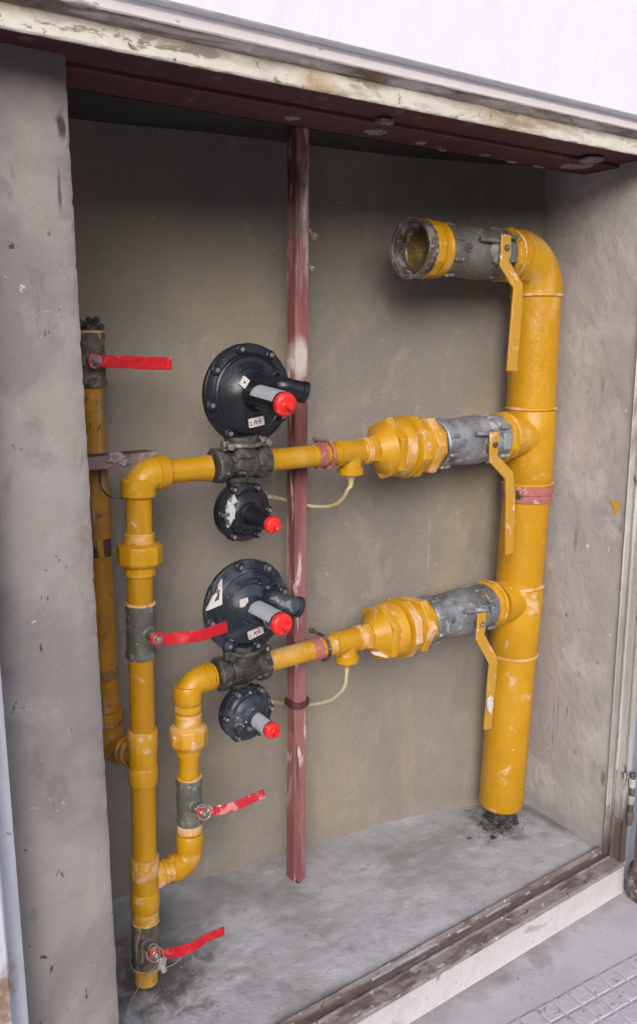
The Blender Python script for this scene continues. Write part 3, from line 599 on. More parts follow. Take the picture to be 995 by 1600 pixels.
# ------------------------------------------------------------------ horizontal branch pipes with tee, clamps, sensing tubes
def branch(run, x0, x1, tx, label):
    yy, zz = RUNS[run]; t = thing('branch_pipe', label, 'pipe', ((x0 + x1) / 2, yy, zz), 'yellow horizontal branch pipes')
    g = MB(); lathe(g, (x0, yy, zz), X, [(0, .0265), (.001, .0275), (x1 - x0, .0275)], 32); obj('pipe', g, 'yellow' if run == 'mid' else 'yellow_dusty', t)
    g = MB(); lathe(g, (tx - .048, yy, zz), X, [(0, .029), (.002, .0335), (.016, .0335), (.018, .032), (.078, .032), (.080, .0335), (.094, .0335), (.096, .029)], 32); tee = obj('tee', g, 'yellow', t)
    g = MB(); lathe(g, (tx, yy, zz), -Z, [(0, .029), (.040, .029), (.042, .0335), (.058, .0335), (.060, .030)], 32); obj('tee_outlet', g, 'yellow', t)
    g = MB(); lathe(g, (tx, yy, zz - .058), -Z, [(0, .022), (.006, .022), (.007, .010), (.016, .009)], 20); obj('plug', g, 'yellow_dusty', t)
    g = MB(); lathe(g, (tx, yy, zz - .072), -Z, ring(0, .016, .0075, .001), 6); lathe(g, (tx, yy, zz - .088), -Z, ring(0, .006, .0055, .001), 12); obj('compression_nut', g, 'tube', t)
    return t
branch('mid', 1.135, 1.46, 1.405, 'upper yellow horizontal pipe with small tee, crossing the red post')
branch('low', 1.130, 1.46, 1.405, 'lower yellow horizontal pipe with small tee, crossing the red post')
PX, PYF, PW = 1.316, 1.838, .040         # post centre x at top, its front face, its width
def postx(z): return 1.317 + (1.290 - 1.317) * (.5 - z) / 2.0
def uclamp(run, x, label):
    yy, zz = RUNS[run]; t = thing('pipe_clamp', label, 'clamp', (x, yy, zz), 'primer red clamps holding the branch pipes to the post')
    g = MB(); lathe(g, (x - .018, yy, zz), X, [(0, .028), (.002, .0315), (.026, .0315), (.028, .028)], 32); obj('band', g, 'clamp', t)
    pts = arc((x + .022, yy, zz), -Y, Z, .035, -105, 105, 20); a, b = pts[0], pts[-1]
    pts = [a + Vector((0, .05, 0))] + pts + [b + Vector((0, .05, 0))]
    g = MB(); tube(g, pts, .0045, 10); obj('u_bolt', g, 'rust_steel' if run == 'low' else 'clamp', t)
    for s in (-1, 1):
        g = MB(); lathe(g, (x + .022, yy + .045, zz + s * .034), Y, ring(0, .008, .009, .001), 6); obj('nut', g, 'rust_steel', t)
    return t
uclamp('mid', 1.305, 'upper pink clamp and U bolt where the yellow pipe meets the red post')
uclamp('low', 1.300, 'lower rusty clamp and U bolt where the yellow pipe meets the red post')
def sense(run, label, pxs):
    yy, zz = RUNS[run]; pts = [Vector((1.405, yy, zz - .09))]
    for px, py, y in pxs: pts.append(at(px, py, y=y))
    g = MB(); tube(g, smooth_path(pts, 8), .0048, 12)
    return tag(obj('sensing_tube', g, 'tube'), label, 'tube', 'cream sensing tubes')
sense('mid', 'upper thin cream tube bending from small tee behind red post', [(543, 765, 1.78), (536, 778, 1.80), (519, 790, 1.84), (488, 791, 1.90), (455, 783, 1.92), (432, 778, 1.90), (421, 776, 1.87)])
sense('low', 'lower thin cream tube bending from small tee behind red post', [(539, 1070, 1.795), (530, 1084, 1.81), (512, 1096, 1.85), (480, 1102, 1.915), (455, 1101, 1.93), (434, 1098, 1.90), (425, 1097, 1.87)])

# ------------------------------------------------------------------ red post
pt = thing('steel_post', 'red primer square steel post standing behind the pipes in mid niche', 'post', (1.255, 1.87, -1.55))
vs = []; fs = []; n = 220; hw = PW / 2
prof = [(-hw, PW), (-hw, .003), (-hw + .003, 0), (0, .0008), (hw - .003, 0), (hw, .003), (hw, PW), (0, PW)]; m_ = len(prof)
zb, ztop = -1.556, .506
for i in range(n + 1):
    z = zb + (ztop - zb) * i / n
    for j, (dx, dy) in enumerate(prof):
        e = .0006 * noise.fractal(Vector((z * 25, j * 2, 4)), 1, 2, 4); zz_ = z
        if i == 0: zz_ = zb + (.020 * abs(dx) / hw if j != 3 else -.004)
        vs.append((postx(z) + dx + e, PYF + .02 + dy + e, zz_))
for i in range(n):
    for j in range(m_): j2 = (j + 1) % m_; fs.append([i * m_ + j, i * m_ + j2, (i + 1) * m_ + j2, (i + 1) * m_ + j])
g = MB().add(vs, fs); obj('square_tube', g, 'primer', pt, sharp=40)
for p0, p1, r in (((477, 352), (491, 368), .0085), ((478, 408), (487, 418), .0065)):
    a = at(*p0, y=1.868); b = at(*p1, y=1.838); d = (b - a)
    g = MB(); tube(g, [a - d * .3, a + d * .98], r * .6, 12); lathe(g, b - d.normalized() * .004, d, [(0, r * .9), (.002, r), (.009, r), (.0105, r * .8), (.0105, r * .5), (.006, r * .45), (.006, 0)], 16, caps=(True, False)); obj('bolt', g, 'wire', pt)
p = Vector((postx(-.99), PYF + .04, -1.0)); g = MB()
tube(g, smooth_path([p + Vector((-.023, .02, .004)), p + Vector((-.024, -.02, .002)), p + Vector((0, -.0235, -.004)), p + Vector((.024, -.02, .004)), p + Vector((.023, .02, .006))], 4), .006, 8)
tube(g, smooth_path([p + Vector((-.023, .02, -.008)), p + Vector((-.024, -.02, -.006)), p + Vector((0, -.0235, -.012)), p + Vector((.024, -.02, -.004)), p + Vector((.023, .02, -.004))], 4), .005, 8)
tag(obj('wire_tie', g, 'beam'), 'dark red wire wrapped round the red post holding the lower cream tube', 'wire tie')

# ------------------------------------------------------------------ regulators
def lab(mb, c, w, h, rot, n=Vector((0, -1, 0)), th=.0012):
    c = Vector(c); a = R(rot); u = Vector((math.cos(a), 0, math.sin(a))); v = Vector((-math.sin(a), 0, math.cos(a)))
    q = [c + u * sx * w / 2 + v * sz * h / 2 for sx, sz in ((-1, -1), (1, -1), (1, 1), (-1, 1))]
    return mb.add([x - Y * th for x in q] + [x + Y * .004 for x in q], [[0, 1, 2, 3], [0, 4, 5, 1], [1, 5, 6, 2], [2, 6, 7, 3], [3, 7, 4, 0]])
def half_label(mb, o, ax, t0, t1, r, a0, a1, n=14):
    o = Vector(o); a, u, w = frame_of(ax); vs = []; fs = []
    for i in range(n + 1):
        th = R(a0 + (a1 - a0) * i / n)
        for t in (t0, t1): vs.append(o + a * t + (u * math.cos(th) + w * math.sin(th)) * r)
        for t in (t0, t1): vs.append(o + a * t + (u * math.cos(th) + w * math.sin(th)) * (r - .0008))
    for i in range(n):
        k = i * 4; fs += [[k, k + 1, k + 5, k + 4], [k + 2, k + 6, k + 7, k + 3], [k, k + 4, k + 6, k + 2], [k + 1, k + 3, k + 7, k + 5]]
    return mb.add(vs, fs)
def cap(mb, o, ax, r):
    return lathe(mb, o, ax, [(0, r * .96), (.003, r), (.010, r), (.014, r * .94), (.017, r * .80), (.018, r * .62), (.021, r * .58), (.022, r * .42), (.030, r * .38), (.034, r * .30), (.036, 0)], 28, caps=(True, False))
def regulator(c, tip, run, m, label, stick):
    c = Vector(c); yy, zz = RUNS[run]
    t = thing('gas_regulator', label, 'regulator', c, 'large black diaphragm regulators')
    Rr = .1175; g = MB()
    lathe(g, c, Y, [(.075, .03), (.07, .05), (.05, .07), (.034, .088), (.024, .096), (.020, Rr - .004), (.017, Rr), (.006, Rr)], 64); obj('rear_case', g, m, t)
    g = MB()
    lathe(g, c, -Y, [(-.0055, Rr - .001), (-.004, Rr + .001), (-.002, Rr - .001), (-.001, .101), (.001, .097), (.006, .094), (.008, .0905), (.006, .087), (.008, .080), (.014, .060), (.022, .048), (.030, .040), (.030, .0)], 72, caps=(True, False)); fc = obj('front_case', g, m, t)
    for k in range(8):
        a = R(12 + 45 * k); d = Vector((math.cos(a), 0, math.sin(a))); b = c + d * .1065
        g = MB(); lathe(g, b + Y * .012, -Y, [(0, .0125), (.016, .0125), (.0185, .010)], 16); box(g, c + d * .098 + Vector((0, .004, 0)), (.028, .012, .006), Matrix.Rotation(-a, 3, 'Y')); obj('bolt_lug', g, m, t)
        g = MB(); lathe(g, b - Y * .005, -Y, [(0, .0085), (.001, .0085), (.0015, .006)], 16); lathe(g, b - Y * .006, -Y, ring(0, .006, .006, .001), 6); obj('bolt', g, 'steel', t)
    tip = Vector(tip); ax = (tip - c).normalized(); L = (tip - c).length
    g = MB(); lathe(g, c, ax, [(.0, .046), (.022, .040), (.034, .031), (.04, .028), (L - .01, .0262), (L, .0255)], 36); obj('spring_tube', g, m, t)
    g = MB(); tube(g, [c + ax * .03 + Vector((0, 0, -.03)), c + ax * (L - .03) + Vector((0, 0, -.026))], .0045, 8); tube(g, [c + ax * .03 + Vector((-.03, 0, -.012)), c + ax * (L - .03) + Vector((-.026, 0, -.010))], .004, 8); obj('rib', g, m, t)
    g = MB(); half_label(g, c, ax, .05, L - .008, .0284, -15, 78); obj('tube_label', g, 'label', t)
    g = MB(); cap(g, tip - ax * .004, ax, .0275); obj('cap', g, 'cap', t)
    # breather elbow on the right
    up_ = run == 'mid'
    p1 = at(441, 603, y=1.70) if up_ else at(434, 940, y=1.70); p2 = at(476, 613, y=1.685) if up_ else at(468, 949, y=1.685)
    a0 = c + Vector((.035, -.006, .022))
    g = MB(); pts = smooth_path([a0, a0.lerp(p1, .6), p1, p1.lerp(p2, .45), p2], 4); n_ = len(pts) - 1
    tube(g, pts, [.021 + .003 * k / n_ for k in range(n_ + 1)], 24); vt = obj('breather', g, m, t)
    e = pts[-1]; d = (pts[-1] - pts[-2]).normalized(); g = MB(); lathe(g, e - d * .012, d, [(0, .0238), (.002, .0262), (.014, .0262), (.016, .024), (.008, .020), (.006, .0)], 24, caps=(True, False)); obj('breather_rim', g, m, vt)
    g = MB(); lathe(g, c + Vector((.070, .006, .040)), -Y, [(0, .016), (.018, .014), (.020, .008), (.012, .006)], 16); obj('breather_lug', g, m, vt)
    # embossed plate ridge above the tube
    for k, (r0, sp) in enumerate(((.062, 34), (.074, 30))):
        g = MB(); tube(g, [c + Vector((math.cos(R(q)) * r0, -.0145 + (.004 if k else 0), math.sin(R(q)) * r0)) for q in [90 - sp + 2 * sp * i / 14 for i in range(15)]], .0012, 6); obj('embossed_line', g, m, fc)
    for k in range(7):
        q = R(66 + 8 * k); b = c + Vector((math.cos(q) * .068, -.0125, math.sin(q) * .068)); g = MB(); box(g, b, (.004, .004, .0065), Matrix.Rotation(-(q - R(90)), 3, 'Y')); obj('embossed_mark', g, m, fc)
    for kind, dx, dz, w_, h_, ro in stick:
        g = MB(); rad = math.hypot(dx, dz); PR = [(.040, .030), (.048, .022), (.060, .014), (.080, .008), (.0905, .008), (.12, .004)]; q_ = max(.04, rad - w_ * .35); dy = next(t0 + (t1 - t0) * (q_ - r0) / (r1 - r0) for (r0, t0), (r1, t1) in zip(PR, PR[1:]) if q_ <= r1)
        ctr = c + Vector((dx, -dy - .002, dz)); lab(g, ctr, w_, h_, ro); s = obj('sticker', g, 'white_label', t)
        a = R(ro); u = Vector((math.cos(a), 0, math.sin(a))); v = Vector((-math.sin(a), 0, math.cos(a)))
        if kind == 'line':
            for k in range(6):
                g = MB(); box(g, ctr + u * (-.2 + .09 * k) * w_ + v * (.08 * h_ * (1 if k % 2 else -1)) - Y * .0016, (.0022, .0006, h_ * (.25 + .15 * (k % 3))), Matrix.Rotation(-a - .3, 3, 'Y')); obj('print_mark', g, 'print', s)
            for k in range(2):
                g = MB(); box(g, ctr + u * (-.40) * w_ + v * (-.2 + .3 * k) * h_ - Y * .0016, (.004, .0006, .003), Matrix.Rotation(-a, 3, 'Y')); obj('print_mark', g, 'print_dark', s)
        elif kind == 'dot':
            g = MB(); lathe(g, ctr - Y * .001, -Y, [(0, .003), (.0008, .0025)], 12); obj('print_mark', g, 'print_dark', s)
        elif kind == 'small':
            for k in range(3):
                g = MB(); box(g, ctr + v * (-.25 + .25 * k) * h_ - Y * .0016, (w_ * .6, .0006, .0010), Matrix.Rotation(-a, 3, 'Y')); obj('print_mark', g, 'label', s)
    return t
st1 = [('dot', -.033, .030, .019, .023, -38), ('line', .004, -.064, .041, .021, 8)]
c1 = (1.088, 1.760, -.132); regulator(c1, (1.082, 1.605, -.146), 'mid', 'black', 'upper large black regulator with red cap and two white stickers', st1)
st2 = [('small', -.030, .024, .022, .019, 6), ('line', .006, -.062, .043, .020, 12)]
c2 = (1.072, 1.760, -.652); r2 = regulator(c2, (1.067, 1.607, -.654), 'low', 'black_dusty', 'lower large black regulator with red cap, plaster streaks and white triangle sticker', st2)
g = MB(); c = Vector(c2) + Vector((-.093, -.008, .048))
o3 = [Vector((-.026, 0, -.034)), Vector((.016, 0, -.026)), Vector((.018, 0, .036))]; i3 = [Vector((-.006, 0, -.016)), Vector((.008, 0, -.012)), Vector((.010, 0, .012))]
g.add([c + v for v in o3] + [c + v for v in i3] + [c + v + Y * .007 for v in o3], [[0, 1, 4, 3], [1, 2, 5, 4], [2, 0, 3, 5], [0, 6, 7, 1], [1, 7, 8, 2], [2, 8, 6, 0]]); obj('triangle_sticker', g, 'white_label', r2)

def reg_body(run, label, sleeve):
    yy, zz = RUNS[run]; x = 1.067
    t = thing('regulator_body', label, 'valve body', (x, yy, zz), 'cast iron bodies under the large regulators')
    g = MB(); lathe(g, (.990, yy, zz), X, [(0, .030), (.003, .038), (.034, .039), (.040, .034), (.055, .036), (.078, .040), (.10, .036), (.114, .034), (.120, .041), (.148, .041), (.152, .032)], 36, wob=.03); obj('cast_body', g, 'iron', t)
    for x0, ln in ((.992, .028), (1.112, .028)):
        g = MB(); lathe(g, (x0, yy, zz), X, hexring(0, ln, .0435, .036, .003), 8, R(22)); obj('hex_end', g, 'iron', t, bevel=.002, sharp=20)
    ct = c1[2] if run == 'mid' else c2[2]; top = ct - .105
    g = MB(); lathe(g, (x, yy - .006, zz + .018), Z, [(0, .036), (top - zz - .018 - .018, .034), (top - zz - .018 - .006, .040), (top - zz - .018 + .006, .04)], 32); obj('neck', g, 'iron', t)
    zr = top - .012
    g = MB(); tube(g, [Vector((x, yy - .006, zr)) + Vector((math.cos(a) * .045, math.sin(a) * .045, 0)) for a in [2 * math.pi * k / 36 for k in range(37)]], .0055, 10, False); obj('clamp_ring', g, 'steel' if run == 'mid' else 'iron', t)
    for s, dz in ((-1, 0), (1, .004)):
        g = MB(); box(g, (x + s * .052, yy - .02, zr + dz), (.014, .016, .022)); lathe(g, (x + s * .052, yy - .045, zr + dz), Y, ring(0, .03, .0055, .001), 8); lathe(g, (x + s * .052, yy - .046, zr + dz), -Y, ring(0, .006, .009, .001), 6); obj('clamp_bolt', g, 'steel' if run == 'mid' else 'iron', t, bevel=.0012)
    g = MB(); tube(g, smooth_path([(1.02, yy - .041, zz - .012), (1.045, yy - .043, zz - .008), (1.066, yy - .0445, zz - .012), (1.09, yy - .042, zz - .006), (1.115, yy - .0415, zz - .002)], 4), .002, 6); box(g, (1.06, yy - .043, zz - .020), (.003, .004, .016)); obj('casting_seam', g, 'iron', t)
    g = MB(); lathe(g, (x - .012, yy - .002, zz - .03), -Z, [(0, .030), (.012, .028), (.014, .023), (.034, .022), (.036, .026), (.044, .026)], 28, wob=.03); obj('bottom_port', g, 'iron', t)
    return t
reg_body('mid', 'grimy cast iron valve body under the upper large regulator', True)
reg_body('low', 'plaster-spattered cast iron valve body under the lower large regulator', True)

def pilot(c, tip, m, label, lo_side):
    c = Vector(c); tip = Vector(tip); ax = (tip - c).normalized(); L = (tip - c).length; Rr = .072
    t = thing('small_regulator', label, 'regulator', c, 'small black diaphragm regulators')
    g = MB(); lathe(g, c, Y, [(.055, .02), (.05, .045), (.03, .058), (.028, Rr), (.016, Rr)], 48); obj('rear_case', g, m, t)
    g = MB(); lathe(g, c, -Y, [(-.015, Rr), (-.004, Rr), (-.001, Rr - .002), (.0, .060), (.003, .055), (.010, .051), (.009, .047), (.014, .040), (.020, .030), (.022, 0)], 56, caps=(True, False)); fc = obj('front_case', g, m, t)
    for k in range(6):
        a = R(58 + 60 * k); b = c + Vector((math.cos(a) * .066, 0, math.sin(a) * .066))
        g = MB(); lathe(g, b + Y * .016, -Y, [(0, .010), (.019, .010), (.021, .008)], 14); obj('bolt_lug', g, m, t)
        g = MB(); lathe(g, b - Y * .004, -Y, ring(0, .006, .0052, .001), 6); obj('bolt', g, 'steel', t)
    g = MB(); lathe(g, c, ax, [(.0, .034), (.018, .030), (.028, .0225), (L, .0185)], 30); obj('spring_tube', g, m, t)
    g = MB(); half_label(g, c, ax, .045, L - .004, .0215, (-5 if lo_side else -150), (120 if lo_side else -70)); obj('tube_label', g, 'label', t)
    g = MB(); cap(g, tip - ax * .003, ax, .0205); obj('cap', g, 'cap', t)
    q = c + Vector((-.030, -.008, -.028)); g = MB(); lathe(g, q, Vector((-.1, -1, -.2)), [(0, .014), (.014, .0125), (.015, .008), (.008, .007), (.008, 0)], 16, caps=(True, False)); obj('vent_boss', g, m, t)
    g = MB(); lathe(g, c + Vector((.05, .03, .035)), X, ring(0, .028, .008, .001), 6); obj('tube_fitting', g, 'steel', t)
    if not lo_side:
        g = MB(); splat(g, c + Vector((-.040, -.0125, .012)), X, Z, -Y, .014, .030, .003, 4); splat(g, c + Vector((-.052, -.009, -.005)), X, Z, -Y, .010, .018, .003, 6); obj('plaster_smear', g, 'chalk', fc)
    g = MB(); lathe(g, c + Vector((-.012, .02, .050)), Z, [(0, .024), (.02, .024)], 20); obj('top_port', g, m, t)
    return t
pilot((1.067, 1.755, -.413), (1.0665, 1.640, -.423), 'black', 'upper small black regulator with white plaster smears and red cap', False)
pilot((1.065, 1.755, -.931), (1.0655, 1.655, -.936), 'black_dusty', 'lower small dusty black regulator with grey tube label and red cap', True)

# ------------------------------------------------------------------ small pipework on the left
def dpx(py): return 222 + (228 - 222) * max(0, (py - 1000)) / 540
def dz(py, y=1.77): return at(dpx(py), py, y=y).z
XT, XB = Vector((.816, 1.80, -.30)), Vector((.776, 1.80, -1.60))
def DA(z): return XT.lerp(XB, (z - XT.z) / (XB.z - XT.z))
def sect(th, axisf, z_top, z_bot, prof, seg, name, m, ph=0, wob=0, bevel=0):
    """prof: (fraction from top, radius)"""
    a = axisf(z_top); b = axisf(z_bot); L = (b - a).length; g = MB()
    lathe(g, a, b - a, [(f * L, r) for f, r in prof], seg, R(ph), wob=wob); return obj(name, g, m, th, bevel=bevel, sharp=24 if seg < 12 else 32)
RG = lambda r, c=.06: [(0, r - .002), (c, r), (1 - c, r), (1, r - .002)]
d = thing('supply_pipe', 'long yellow vertical gas pipe with union and two tees, left of the regulators', 'pipe', (.776, 1.80, -1.60))
P_ = .0295
sect(d, DA, dz(775), dz(1548, 1.77), [(0, P_), (1, P_)], 36, 'pipe', 'yellow')
yy, zz = 1.80, -.303
zt = -.303
g = MB(); R_ = .042; c = Vector((DA(zt).x + R_, 1.80, zt - R_)); tube(g, arc(c, -X, Z, R_, -8, 98, 14), .0365, 32); obj('elbow', g, 'yellow', d)
sect(d, DA, dz(750), dz(780), [(0, .036), (.08, .0395), (.9, .0395), (1, .036)], 36, 'elbow_socket', 'yellow')
g = MB(); lathe(g, (DA(zt).x + .040, 1.80, zt), X, [(0, .036), (.002, .0395), (.026, .0395), (.028, .036)], 36); obj('elbow_socket', g, 'yellow', d)
g = MB(); lathe(g, (DA(zt).x + .06, 1.80, zt), Vector((1, -.06, .0)), [(0, .0285), (.085, .0285), (.105, .030), (.125, .034), (.128, .030)], 32); obj('side_pipe', g, 'yellow', d)
sect(d, DA, dz(836), dz(862), RG(.035), 32, 'union_sleeve', 'yellow_dusty')
sect(d, DA, dz(852), dz(888), [(0, .040), (.12, .0515), (.2, .0525), (.85, .0525), (1, .046)], 10, 'union_nut', 'yellow', 12, bevel=.002)
sect(d, DA, dz(887), dz(904), RG(.036), 32, 'union_sleeve', 'yellow')
for a, b, c_ in ((1148, 1180, 1234), (1350, 1382, 1432)):
    sect(d, DA, dz(a), dz(b), RG(.0355, .08), 36, 'tee_socket', 'yellow_dusty' , wob=.01)
    sect(d, DA, dz(b), dz(c_ - 28), [(0, .0335), (1, .0335)], 36, 'tee', 'yellow')
    sect(d, DA, dz(c_ - 28), dz(c_), RG(.0355, .08), 36, 'tee_socket', 'yellow')
sect(d, DA, dz(1436), dz(1452), [(0, .029), (.2, .0325), (.8, .0325), (1, .029)], 30, 'nipple', 'yellow_dusty', wob=.04)
# second vertical pipe
EAt, EAb = Vector((.921, 1.80, -.82)), Vector((.910, 1.80, -1.30))
def EA(z): return EAt.lerp(EAb, (z - EAt.z) / (EAb.z - EAt.z))
def ez(py): return at(295, py, y=1.773).z
e = thing('drop_pipe', 'short yellow vertical gas pipe with union, right of the long one', 'pipe', (.91, 1.80, -1.33), )
zz = RUNS['low'][1]
sect(e, EA, ez(1085), ez(1225), [(0, .0255), (1, .0255)], 32, 'pipe', 'yellow')
sect(e, EA, ez(1300), ez(1325), [(0, .0255), (1, .0255)], 32, 'pipe', 'yellow_dusty')
g = MB(); R_ = .038; c = Vector((EA(zz).x + R_, 1.80, zz - .004 - R_)); tube(g, arc(c, -X, Z, R_, -8, 98, 14), .0325, 30); obj('elbow', g, 'yellow', e)
sect(e, EA, ez(1078), ez(1105), RG(.0355, .08), 32, 'elbow_socket', 'yellow')
g = MB(); lathe(g, (EA(zz).x + .036, 1.80, zz - .004), X, [(0, .032), (.002, .0355), (.024, .0355), (.026, .031), (.030, .029), (.034, .0335), (.044, .0335), (.046, .028), (.055, .028)], 34); obj('elbow_socket', g, 'yellow', e)
sect(e, EA, ez(1108), ez(1119), [(0, .028), (.2, .033), (.8, .033), (1, .028)], 30, 'nipple_ring', 'yellow_dusty')
sect(e, EA, ez(1122), ez(1150), RG(.0335), 30, 'union_sleeve', 'yellow_dusty')
sect(e, EA, ez(1140), ez(1175), [(0, .036), (.12, .0465), (.2, .0475), (.8, .0475), (1, .040)], 10, 'union_nut', 'yellow_dusty', 10, bevel=.002)
sect(e, EA, ez(1175), ez(1188), RG(.031), 30, 'union_sleeve', 'yellow')
sect(e, EA, ez(1298), ez(1312), [(0, .028), (.2, .032), (.8, .032), (1, .028)], 30, 'nipple_ring', 'yellow_dusty')
z2 = at(268, 1362, y=1.79).z
bx = EA(z2).x
sect(e, EA, ez(1312), ez(1338), RG(.0350, .08), 32, 'elbow_socket', 'yellow')
g = MB(); R_ = .034; c = Vector((bx - R_, 1.80, z2 + R_)); tube(g, arc(c, X, -Z, R_, -8, 98, 14), .0325, 30); obj('elbow', g, 'yellow', e)
g = MB(); lathe(g, (bx - .03, 1.80, z2), -X, [(0, .031), (.002, .0345), (.022, .0345), (.024, .030), (.03, .0285)], 30); obj('elbow_socket', g, 'yellow', e)
g = MB(); lathe(g, (DA(z2).x + .024, 1.80, z2), X, [(0, .032), (.006, .034), (.020, .033), (.023, .029), (.026, .032), (.034, .031), (.037, .028), (.04, .030), (.048, .029), (.06, .0285)], 30, wob=.05); obj('side_nipple', g, 'yellow_dusty', e)
# rear pipe on the far left
FX, FY = .767, 1.93
f = thing('rear_pipe', 'grimy yellow vertical pipe half hidden behind the concrete pier', 'pipe', (FX, FY, -.98))
zt = at(150, 603, y=FY - .03).z; zb = at(178, 1140, y=FY).z
g = MB(); lathe(g, (FX, FY, zb), Z, [(0, .0275), (zt - zb, .0275)], 32); obj('pipe', g, 'yellow_old', f)
g = MB(); lathe(g, (FX, FY, zb + .03), Z, [(0, .030), (.002, .034), (.024, .034), (.026, .030)], 30); obj('elbow_socket', g, 'yellow_old', f)
tz = DA(-.95); bz = at(218, 1190, y=1.80).z; tgt = Vector((DA(bz).x, 1.80, bz + .012)); st = Vector((FX, FY, zb + .02))
mid = Vector((FX, FY - .015, zb - .035))
pts = smooth_path([st, st + Vector((0, 0, -.02)), mid, mid.lerp(tgt, .25) + Vector((0, 0, -.006)), mid.lerp(tgt, .5)], 4)
g = MB(); tube(g, pts, .0325, 28); obj('elbow', g, 'yellow_old', f)
ax = (tgt - mid); g = MB(); lathe(g, mid.lerp(tgt, .34), ax, [(0, .031), (.003, .036), (.018, .036), (.021, .032), (.027, .031), (.030, .035), (.036, .034), (.040, .029), (.075, .029)], 28, wob=.03); obj('union_nut', g, 'yellow_old', f)
zc_ = at(150, 855, y=FY).z; g = MB(); lathe(g, (FX, FY, zc_ - .022), Z, [(0, .0276), (.001, .0282), (.043, .0282), (.044, .0276)], 30); obj('bare_patch', g, mat('scraped_purple_rust', (.07, .03, .035), .7, layers=[((.50, .25, .02), 30, .50, .56, .9, VS, 'n')]), f)

# ------------------------------------------------------------------ small grey valves with red levers
def small_valve(axf, zt_, zb_, r, hpx, hy, label, m, mh, widths, part_seg=30, blob=False, hexes=True):
    a, b = axf(zt_), axf(zb_); L = (a - b).length
    t = thing('lever_valve', label, 'valve', b, 'small valves with red levers')
    g = MB(); lathe(g, a, b - a, [(0, r - .003), (.003, r), (.018, r), (.021, r - .0015), (L * .5, r + .0005), (L - .022, r - .0015), (L - .019, r), (L - .003, r), (L, r - .004)], part_seg, wob=.012); obj('valve_body', g, m, t)
    ud = (b - a).normalized()
    for q0, q1 in ((.004, .020), (L - .020, L - .004)):
        g = MB(); lathe(g, a + ud * q0, ud, [(0, r + .0005), (.001, r + .0022), (q1 - q0 - .001, r + .0022), (q1 - q0, r + .0005)], 8, R(22)); obj('hex_end', g, m, t, bevel=.0012, sharp=20)
    g = MB(); lathe(g, a - ud * .002, ud, [(0, r - .006), (.001, r - .001), (.005, r + .0005), (.007, r - .002)], 30, wob=.06); obj('sealant_ring', g, 'yellow_dusty', t)
    s0 = at(*hpx[0], y=hy); mid_ = (a + b) / 2
    g = MB(); lathe(g, (s0.x, mid_.y - r + .014, s0.z), -Y, [(0, .020), (.012, .018), (.016, .012), (mid_.y - r + .014 - hy, .010)], 20); obj('stem_boss', g, m, t)
    pts = [at(*p, y=hy - dyy) for p, dyy in zip(hpx, [0, .002, .004, .010, .012, .012, .012])]
    g = MB(); bar(g, pts, widths, Z, .0055)
    obj('lever', g, mh, t, bevel=.002)
    g = MB(); lathe(g, (s0.x, hy + .004, s0.z), -Y, ring(0, .008, .0165, .002), 20); obj('lever_hub', g, 'red_dusty', t)
    g = MB(); lathe(g, (s0.x, hy - .0045, s0.z), -Y, ring(0, .003, .0115, .001), 20); lathe(g, (s0.x, hy - .007, s0.z), -Y, ring(0, .008, .009, .001), 6); lathe(g, (s0.x, hy - .012, s0.z), -Y, ring(0, .006, .0045, .0008), 12); obj('nut', g, 'steel', t)
    return t
FA = lambda z: Vector((FX, FY, z))
ztv = at(140, 517, y=FY - .03).z; zbv = at(150, 606, y=FY - .03).z
small_valve(FA, ztv, zbv, .036, [(148, 564), (166, 564), (185, 565), (225, 567), (268, 568)], FY - .062, 'brown grimy valve with straight red lever on top of the rear pipe', 'valve_dirty', 'red', [.024, .028, .028, .029, .029])
small_valve(DA, dz(948), dz(1036), .0345, [(245, 998), (258, 999), (276, 997), (312, 994), (332, 987), (355, 979)], 1.728, 'grey valve with red lever reaching across the lower large regulator', 'valve', 'red', [.020, .026, .028, .028, .028, .029])
small_valve(EA, ez(1222), ez(1298), .0315, [(316, 1271), (330, 1268), (350, 1265), (368, 1260), (390, 1250), (413, 1240)], 1.732, 'grey valve with chipped red lever on the short drop pipe', 'valve', 'red_dusty', [.018, .024, .026, .026, .025, .024])
small_valve(DA, dz(1450), dz(1522), .0345, [(242, 1491), (262, 1491), (282, 1487), (300, 1481), (325, 1465), (350, 1455)], 1.728, 'lowest valve near the floor with bent red lever and wire seal', 'valve_dirty', 'red', [.020, .028, .030, .028, .024, .024])
# black rags stuffed in the open top of the rear valve
g = MB()
for k in range(34):
    p = Vector((FX + random.uniform(-.030, .028), FY + random.uniform(-.026, .02), ztv + .002 + random.uniform(0, .016) * (1 if random.random() > .3 else 1.7))); r = random.uniform(.004, .0095)
    lathe(g, p - Vector((0, 0, r)), Vector((random.gauss(0, .3), random.gauss(0, .3), 1)), [(0, r * .3), (r * .4, r * .8), (r, r), (r * 1.6, r * .75), (r * 2, r * .2)], 9, wob=.5)
tag(obj('rag_plug', g, 'rubber'), 'crumpled black plug stuffed in the open top of the rear valve', 'plug')
